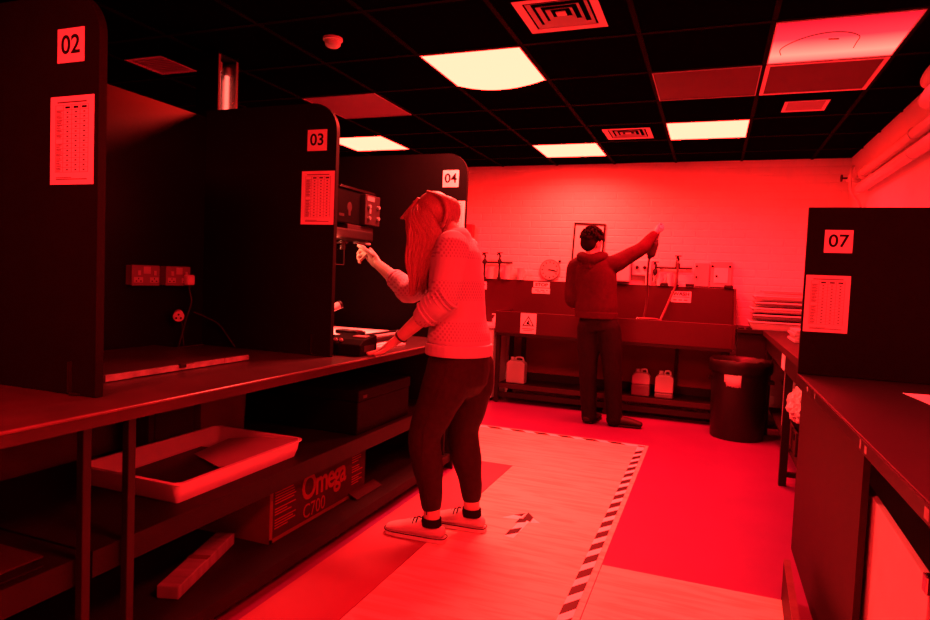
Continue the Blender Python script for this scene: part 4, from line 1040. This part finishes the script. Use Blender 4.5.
    s.tube([(-1.14, 2.94, 1.38), RS, (-1.29, 2.985, 1.27), RE, tuple(Vector(RE).lerp(Vector(RW), .25)), tuple(Vector(RE).lerp(Vector(RW), .48))], [.072, .072, .064, .060, .056, .047], n=18)
    sw = s.blob('sweater', 'knit', t, .006, 5)
    # ribbed hem, cuffs and the folds of the pushed-up sleeves
    r = MB()
    for k in range(5): r.tube([Vector((-1.112+.152*math.cos(a), 2.85+.175*math.sin(a), .888+.011*k)) for a in [q*2*PI/28 for q in range(29)]], .008, n=8, sub=1, rnd=False)
    r.blob('hem_rib', 'knit', t, .005, 1)
    r = MB()
    def fold(A, B, tt, rad, tilt):
        A, B = Vector(A), Vector(B); c = A.lerp(B, tt); d = (B-A).normalized(); x = d.cross(Vector((0, 0, 1))).normalized(); y = d.cross(x)
        r.tube([c+x*rad*math.cos(a)+y*rad*math.sin(a)+d*tilt*math.cos(a) for a in [q*2*PI/18 for q in range(19)]], .008, n=8, sub=1, rnd=False)
    for k, tt in enumerate((-.12, -.04, .04, .12, .20, .28, .36)): fold(LE, LW, tt, .066-.001*k, .014)
    r.blob('sleeve_folds', 'knit', t, .005, 2); r = MB()
    for k, tt in enumerate((.30, .38, .46)): fold(RE, RW, tt, .050-.002*k, .006)
    r.blob('sleeve_folds', 'knit', t, .005, 2)
    # leggings
    g = MB()
    g.tube([(-1.11, 2.85, .925), (-1.105, 2.85, .88), (-1.095, 2.85, .80)], [(.125, .145), (.140, .162), (.135, .155)], n=24, side=(1, 0, 0))
    g.tube([(-1.115, 2.78, .83), (-1.14, 2.765, .74), (-1.185, 2.755, .62), (-1.228, 2.745, .49), (-1.205, 2.742, .36), (-1.185, 2.742, .25), (-1.178, 2.742, .175)], [(.125, .092), (.115, .09), (.096, .08), (.080, .068), (.076, .066), (.058, .052), (.05, .047)], n=22, side=(1, 0, 0))
    g.tube([(-1.085, 2.925, .83), (-1.075, 2.935, .74), (-1.09, 2.94, .62), (-1.11, 2.945, .49), (-1.085, 2.945, .36), (-1.06, 2.945, .25), (-1.05, 2.945, .175)], [(.125, .092), (.115, .09), (.096, .08), (.080, .068), (.076, .066), (.058, .052), (.05, .047)], n=22, side=(1, 0, 0))
    lg = g.blob('leggings', 'leggings', t, .006, 5)
    s = MB().tube([(-1.10, 2.685, .84), (-1.145, 2.672, .70), (-1.20, 2.675, .55), (-1.205, 2.677, .42), (-1.19, 2.688, .24), (-1.18, 2.695, .14)], .0025, n=6)
    s.build('side_seam', 'leggings', lg, smooth=True)
    # shoes with soles, socks
    for x, y, ln in ((-1.175, 2.742, .0), (-1.048, 2.945, .0)):
        sh = MB().tube([(x+.045, y, .05), (x-.02, y, .055), (x-.09, y, .052), (x-.16, y, .042), (x-.215, y, .034)], [(.030, .034), (.046, .040), (.040, .043), (.028, .046), (.018, .038)], n=18, side=(0, 0, 1)).blob('shoe', 'shoe_white', t, .005, 4)
        so = MB(); pts = [(x+.078, y-.02), (x+.078, y+.02), (x+.05, y+.038), (x-.06, y+.044), (x-.16, y+.05), (x-.22, y+.04), (x-.242, y), (x-.22, y-.04), (x-.16, y-.05), (x-.06, y-.044), (x+.05, y-.038)]
        so.prism(pts, 'z', .0035 if y < 9 else 0, .026).build('sole', 'rubber_white', sh, bevel=.005, seg=3)
        MB().tube([(p_[0]*.998+x*.002, p_[1], .0275) for p_ in pts+pts[:1]], .0022, n=6, sub=2, rnd=False).build('foxing_line', 'ink', sh, smooth=True)
        la = MB()
        for k in range(6):
            xx = x-.065-.018*k; zz = .104-.0085*k
            la.tube([(xx, y-.03, zz-.016), (xx-.003, y, zz+.001), (xx, y+.03, zz-.016)], .003, n=6, sub=4)
        la.build('laces', 'ink', sh, smooth=True)
        MB().tube([(x+.002, y, .075), (x+.002, y, .112)], [(.050, .046), (.047, .043)], n=18, side=(1, 0, 0), rnd=False).build('sock', 'sock', t, smooth=True)
    # bracelet
    W = Vector(LW); d = (W-Vector(LE)).normalized(); x = d.cross(Vector((0, 0, 1))).normalized(); y = d.cross(x); c = W-d*.015
    MB().tube([c+x*.031*math.cos(a)+y*.031*math.sin(a) for a in [q*2*PI/20 for q in range(21)]], .005, n=8, sub=1, rnd=False).build('bracelet', 'black_plastic', t, smooth=True)
    # face
    for k in (-1, 1):
        MB().ell(H(.082, k*.032, .0), (.012, .014, .010), rot, 12).build('eye', 'eye_white', t, smooth=True)
    MB().ell(H(.094, 0, -.075), (.008, .022, .007), rot, 12).build('mouth', 'lips', t, smooth=True)
    # hair: a cap and long locks falling forward over the face and the near shoulder
    h = MB()
    h.ell(hc+up*.016-fdir*.004, (.098, .082, .102), rot, 24)
    rr = random.Random(11)
    for k in range(190):
        sg = -1 if rr.random() < .7 else 1
        u = rr.random()                         # 0 front .. 1 back
        a = (u-.2)*1.75
        sx = H(.075*math.cos(a)-.02, sg*rr.uniform(.01, .03), .105-.02*abs(a))
        mid = H(.092*math.cos(a*1.2)-.008, sg*rr.uniform(.080, .092), .012+.02*rr.random())
        j = lambda w_: rr.uniform(-w_, w_)
        if sg < 0:
            m2 = Vector((-1.345+.165*u+j(.008), 2.735+j(.012), 1.425+.015*u))
            m3 = Vector((-1.345+.135*u+j(.008), 2.728+j(.012), 1.315+.03*u))
            e_ = Vector((-1.325+.075*u+j(.012), 2.735+j(.015), 1.15+.07*u+rr.uniform(-.02, .06)))
        else:
            m2 = Vector((-1.345+.17*u, 2.915+j(.01), 1.42)); m3 = Vector((-1.345+.14*u, 2.905+j(.01), 1.31)); e_ = Vector((-1.325+.09*u+j(.01), 2.885+j(.015), 1.18+.06*u+j(.03)))
        h.tube([sx, mid, m2, m3, e_], [.007, .010, .010, .008, .002], n=6, sub=4)
    for k in range(44):   # locks closing the front, over the brow
        b_ = rr.uniform(-.075, .07)
        h.tube([H(.03, b_*.5, .106), H(.098, b_, .05), Vector((-1.352+rr.uniform(-.008, .006), 2.83+b_*.95, 1.43)), Vector((-1.352+rr.uniform(-.01, .006), 2.82+b_*.9, 1.32)), Vector((-1.335+rr.uniform(-.012, .012), 2.80+b_*.7, 1.18+rr.uniform(-.03, .04)))], [.007, .010, .010, .008, .002], n=6, sub=4)
    for k in range(30):   # nape
        b_ = rr.uniform(-.07, .07)
        h.tube([H(-.03, b_*.5, .110), H(-.098, b_, .03), H(-.085, b_, -.04), H(-.035+rr.uniform(-.02, .02), b_*1.1-.02, -.10)], [.007, .010, .008, .002], n=6, sub=4)
    for k in range(9):    # a flick of fringe at the brow
        h.tube([H(.05, -.03+.008*k, .100), H(.100, -.04+.009*k, .080), H(.138+.004*rr.random(), -.05+.01*k, .066), H(.146+rr.uniform(-.014, .008), -.055+.01*k, .066)], [.008, .009, .006, .002], n=6, sub=4)
    h.build('hair', 'hair_fair', t, smooth=True, recalc=False)
woman()

def man():
    t = thing('person', 'person in a dark hoodie and dark trousers standing at the sink with one arm raised', 'person', (-.9, 5.7, 0))
    hc = Vector((-1.01, 5.70, 1.608))
    fdir = Vector((.50, .86, -.08)).normalized(); sd = Vector((-.86, .5, 0)).normalized(); up = fdir.cross(sd)
    if up.z < 0: up = -up
    rot = Matrix((fdir, sd, up)).transposed()
    def H(a, b, c): return hc+fdir*a+sd*b+up*c
    LS, LE, LW = (-1.14, 5.71, 1.39), (-1.165, 5.69, 1.10), (-1.13, 5.93, 1.02)
    RS, RE, RW = (-.80, 5.71, 1.425), (-.59, 5.79, 1.565), (-.497, 5.88, 1.70)
    b = MB()
    b.tube([(-.915, 5.7, .90), (-.93, 5.7, .99), (-.945, 5.7, 1.15), (-.97, 5.7, 1.32), (-.99, 5.7, 1.44)], [(.12, .085), (.13, .09), (.14, .095), (.16, .10), (.10, .07)], n=24, side=(1, 0, 0))
    b.tube([(-.99, 5.7, 1.40), (-1.0, 5.7, 1.50), tuple(hc)], [.065, .056, .06], n=16)
    b.ell(hc+up*.01, (.098, .078, .108), rot); b.ell(H(.03, 0, -.06), (.07, .06, .07), rot)
    b.ell(H(.108, 0, -.025), (.018, .014, .022), rot); b.ell(H(.09, 0, -.105), (.024, .024, .02), rot)
    for k in (-1, 1): b.ell(H(-.005, k*.080, -.02), (.017, .009, .031), rot)
    b.tube([(-.985, 5.7, .88), (-.995, 5.7, .72), (-.985, 5.69, .49), (-.975, 5.71, .30), (-.955, 5.72, .06)], [(.065, .065), (.07, .075), (.058, .062), (.053, .058), (.04, .045)], n=18, side=(1, 0, 0))
    b.tube([(-.84, 5.7, .88), (-.80, 5.7, .72), (-.775, 5.69, .49), (-.755, 5.71, .30), (-.735, 5.72, .06)], [(.065, .065), (.07, .075), (.058, .062), (.053, .058), (.04, .045)], n=18, side=(1, 0, 0))
    b.tube([(-.955, 5.70, .05), (-.945, 5.80, .045), (-.92, 5.90, .035)], [(.03, .034), (.03, .034), (.02, .034)], n=12, side=(0, 0, 1))
    b.tube([(-.745, 5.72, .05), (-.64, 5.725, .045), (-.54, 5.735, .035)], [(.03, .034), (.03, .034), (.02, .034)], n=12, side=(0, 0, 1))
    b.tube([LS, LE, LW], [.05, .042, .03], n=16); b.tube([RS, RE, RW], [.05, .042, .03], n=16)
    W = Vector(LW); K = Vector((-1.105, 6.01, .985))
    hand(b, W, K, (0, .2, 1), [[(-1.075, 6.05, .965), (-1.07, 6.075, .945)], [(-1.095, 6.06, .963), (-1.09, 6.09, .94)], [(-1.115, 6.06, .961), (-1.11, 6.085, .938)], [(-1.135, 6.05, .96), (-1.13, 6.07, .94)]], [tuple(W.lerp(K, .3)+Vector((.02, 0, -.01))), (-1.07, 5.99, .97), (-1.06, 6.02, .95)], .0095)
    W = Vector(RW); K = Vector((-.485, 5.915, 1.765))
    # fist closed round the hose
    hand(b, W, K, (-.7, -.4, .3), [[(-.462, 5.932, 1.795), (-.440, 5.945, 1.790), (-.440, 5.94, 1.768)], [(-.455, 5.922, 1.785), (-.430, 5.935, 1.776), (-.434, 5.93, 1.752)], [(-.452, 5.91, 1.772), (-.428, 5.922, 1.760), (-.436, 5.915, 1.738)], [(-.452, 5.895, 1.757), (-.434, 5.905, 1.742), (-.442, 5.90, 1.724)]], [tuple(W.lerp(K, .3)+Vector((.02, .0, .0))), (-.452, 5.90, 1.74), (-.435, 5.915, 1.762)], .0095)
    b.blob('body', 'skin', t, .005, 3)
    s = MB()
    s.tube([(-.94, 5.70, .97), (-.945, 5.70, 1.04), (-.95, 5.70, 1.15), (-.965, 5.70, 1.30), (-.98, 5.705, 1.40), (-.99, 5.705, 1.47), (-1.0, 5.705, 1.50)], [(.180, .135), (.188, .14), (.182, .135), (.188, .135), (.178, .125), (.115, .09), (.085, .075)], n=28, side=(1, 0, 0), rnd=False)
    s.tube([(-1.07, 5.705, 1.39), LS, (-1.16, 5.70, 1.25), LE, tuple(Vector(LE).lerp(Vector(LW), .5)), tuple(Vector(LE).lerp(Vector(LW), .92))], [.082, .078, .068, .060, .052, .043], n=18)
    s.tube([(-.90, 5.705, 1.40), RS, tuple(Vector(RS).lerp(Vector(RE), .5)), RE, tuple(Vector(RE).lerp(Vector(RW), .5)), tuple(Vector(RE).lerp(Vector(RW), .92))], [.09, .080, .068, .060, .050, .041], n=18)
    s.blob('hoodie', 'hoodie', t, .007, 5)
    # hood lying on the shoulders, hem and elbow creases
    hd = MB()
    hd.tube([(-1.09, 5.72, 1.49), (-1.075, 5.64, 1.475), (-1.0, 5.60, 1.445), (-.92, 5.635, 1.475), (-.905, 5.72, 1.495)], [(.035, .045), (.042, .05), (.055, .05), (.042, .05), (.035, .045)], n=14, side=(0, 0, 1))
    hd.tube([(-1.06, 5.66, 1.43), (-1.0, 5.60, 1.39), (-.94, 5.66, 1.43)], [.035, .042, .035], n=12)
    hd.blob('hood', 'hoodie', t, .006, 4)
    r = MB()
    for k in range(5): r.tube([Vector((-.94+.180*math.cos(a), 5.70+.134*math.sin(a), .945+.012*k)) for a in [q*2*PI/28 for q in range(29)]], .008, n=8, sub=1, rnd=False)
    r.blob('hem_rib', 'hoodie', t, .006, 1)
    g = MB()
    g.tube([(-.935, 5.7, .985), (-.92, 5.7, .92), (-.90, 5.7, .83)], [(.15, .11), (.168, .122), (.165, .12)], n=24, side=(1, 0, 0), rnd=False)
    g.tube([(-.99, 5.7, .86), (-.992, 5.7, .72), (-.985, 5.69, .50), (-.975, 5.71, .30), (-.96, 5.715, .10), (-.958, 5.715, .055)], [(.11, .11), (.102, .105), (.082, .085), (.075, .08), (.068, .075), (.068, .078)], n=20, side=(1, 0, 0))
    g.tube([(-.83, 5.7, .86), (-.80, 5.7, .72), (-.775, 5.69, .50), (-.755, 5.71, .30), (-.738, 5.715, .10), (-.736, 5.715, .055)], [(.11, .11), (.102, .105), (.082, .085), (.075, .08), (.068, .075), (.068, .078)], n=20, side=(1, 0, 0))
    g.blob('trousers', 'jeans', t, .007, 5)
    for pts in ([(-.965, 5.67, .05), (-.955, 5.74, .055), (-.94, 5.83, .047), (-.915, 5.935, .036)], [(-.775, 5.72, .05), (-.72, 5.722, .056), (-.62, 5.728, .05), (-.515, 5.738, .036)]):
        sh = MB().tube(pts, [(.034, .042), (.045, .045), (.036, .045), (.022, .042)], n=16, side=(0, 0, 1)).blob('shoe', 'shoe_dark', t, .006, 3)
        so = MB().tube([(p[0], p[1], .014) for p in pts], [(.011, .044), (.011, .048), (.011, .052), (.011, .045)], n=14, side=(0, 0, 1)).build('sole', 'black_plastic', sh, smooth=True)
    for k in (-1, 1): MB().ell(H(.082, k*.033, .005), (.012, .014, .010), rot, 12).build('eye', 'eye_white', t, smooth=True)
    MB().ell(H(.096, 0, -.075), (.008, .024, .007), rot, 12).build('mouth', 'lips', t, smooth=True)
    h = MB(); h.ell(hc+up*.035-fdir*.016, (.098, .086, .098), rot, 24); h.ell(H(-.045, 0, -.01), (.062, .078, .075), rot, 20)
    rr = random.Random(4)
    for k in range(260):
        th_ = rr.uniform(-PI, PI); ph = rr.uniform(.0, 1.6)
        n_ = Vector((math.sin(ph)*math.cos(th_), math.sin(ph)*math.sin(th_), math.cos(ph)))
        p0 = H(-.016+n_.x*.094, n_.y*.082, .035+n_.z*.094); q0 = H(-.016+n_.x*.112, n_.y*.097-.012, .028+n_.z*.112)
        h.tube([p0, q0, q0+(q0-p0)*.3+Vector((0, 0, -.012))], [.010, .008, .003], n=5, sub=2)
    h.build('hair', 'hair_dark', t, smooth=True, recalc=False)
man()
hs = thing('hand_hose', 'pale hose with a dark cylindrical fitting held up by the person in the hoodie', 'hose', (-.5, 5.95, .93))
MB().tube([(-.452, 5.918, 1.79), (-.456, 5.918, 1.74), (-.475, 5.93, 1.66), (-.50, 5.945, 1.60)], .008, n=10).build('upper_tubing', 'hose', hs, smooth=True)
MB().tube([(-.49, 5.94, 1.645), (-.50, 5.945, 1.62), (-.525, 5.955, 1.53), (-.535, 5.96, 1.505)], [.026, .040, .042, .022], n=16).build('fitting', 'panel_face', hs, smooth=True)
MB().tube([(-.535, 5.96, 1.51), (-.548, 6.02, 1.40), (-.556, 6.14, 1.25), (-.564, 6.25, 1.10), (-.585, 6.30, .96), (-.60, 6.33, .86)], .010, n=10).build('lower_tubing', 'hose', hs, smooth=True)
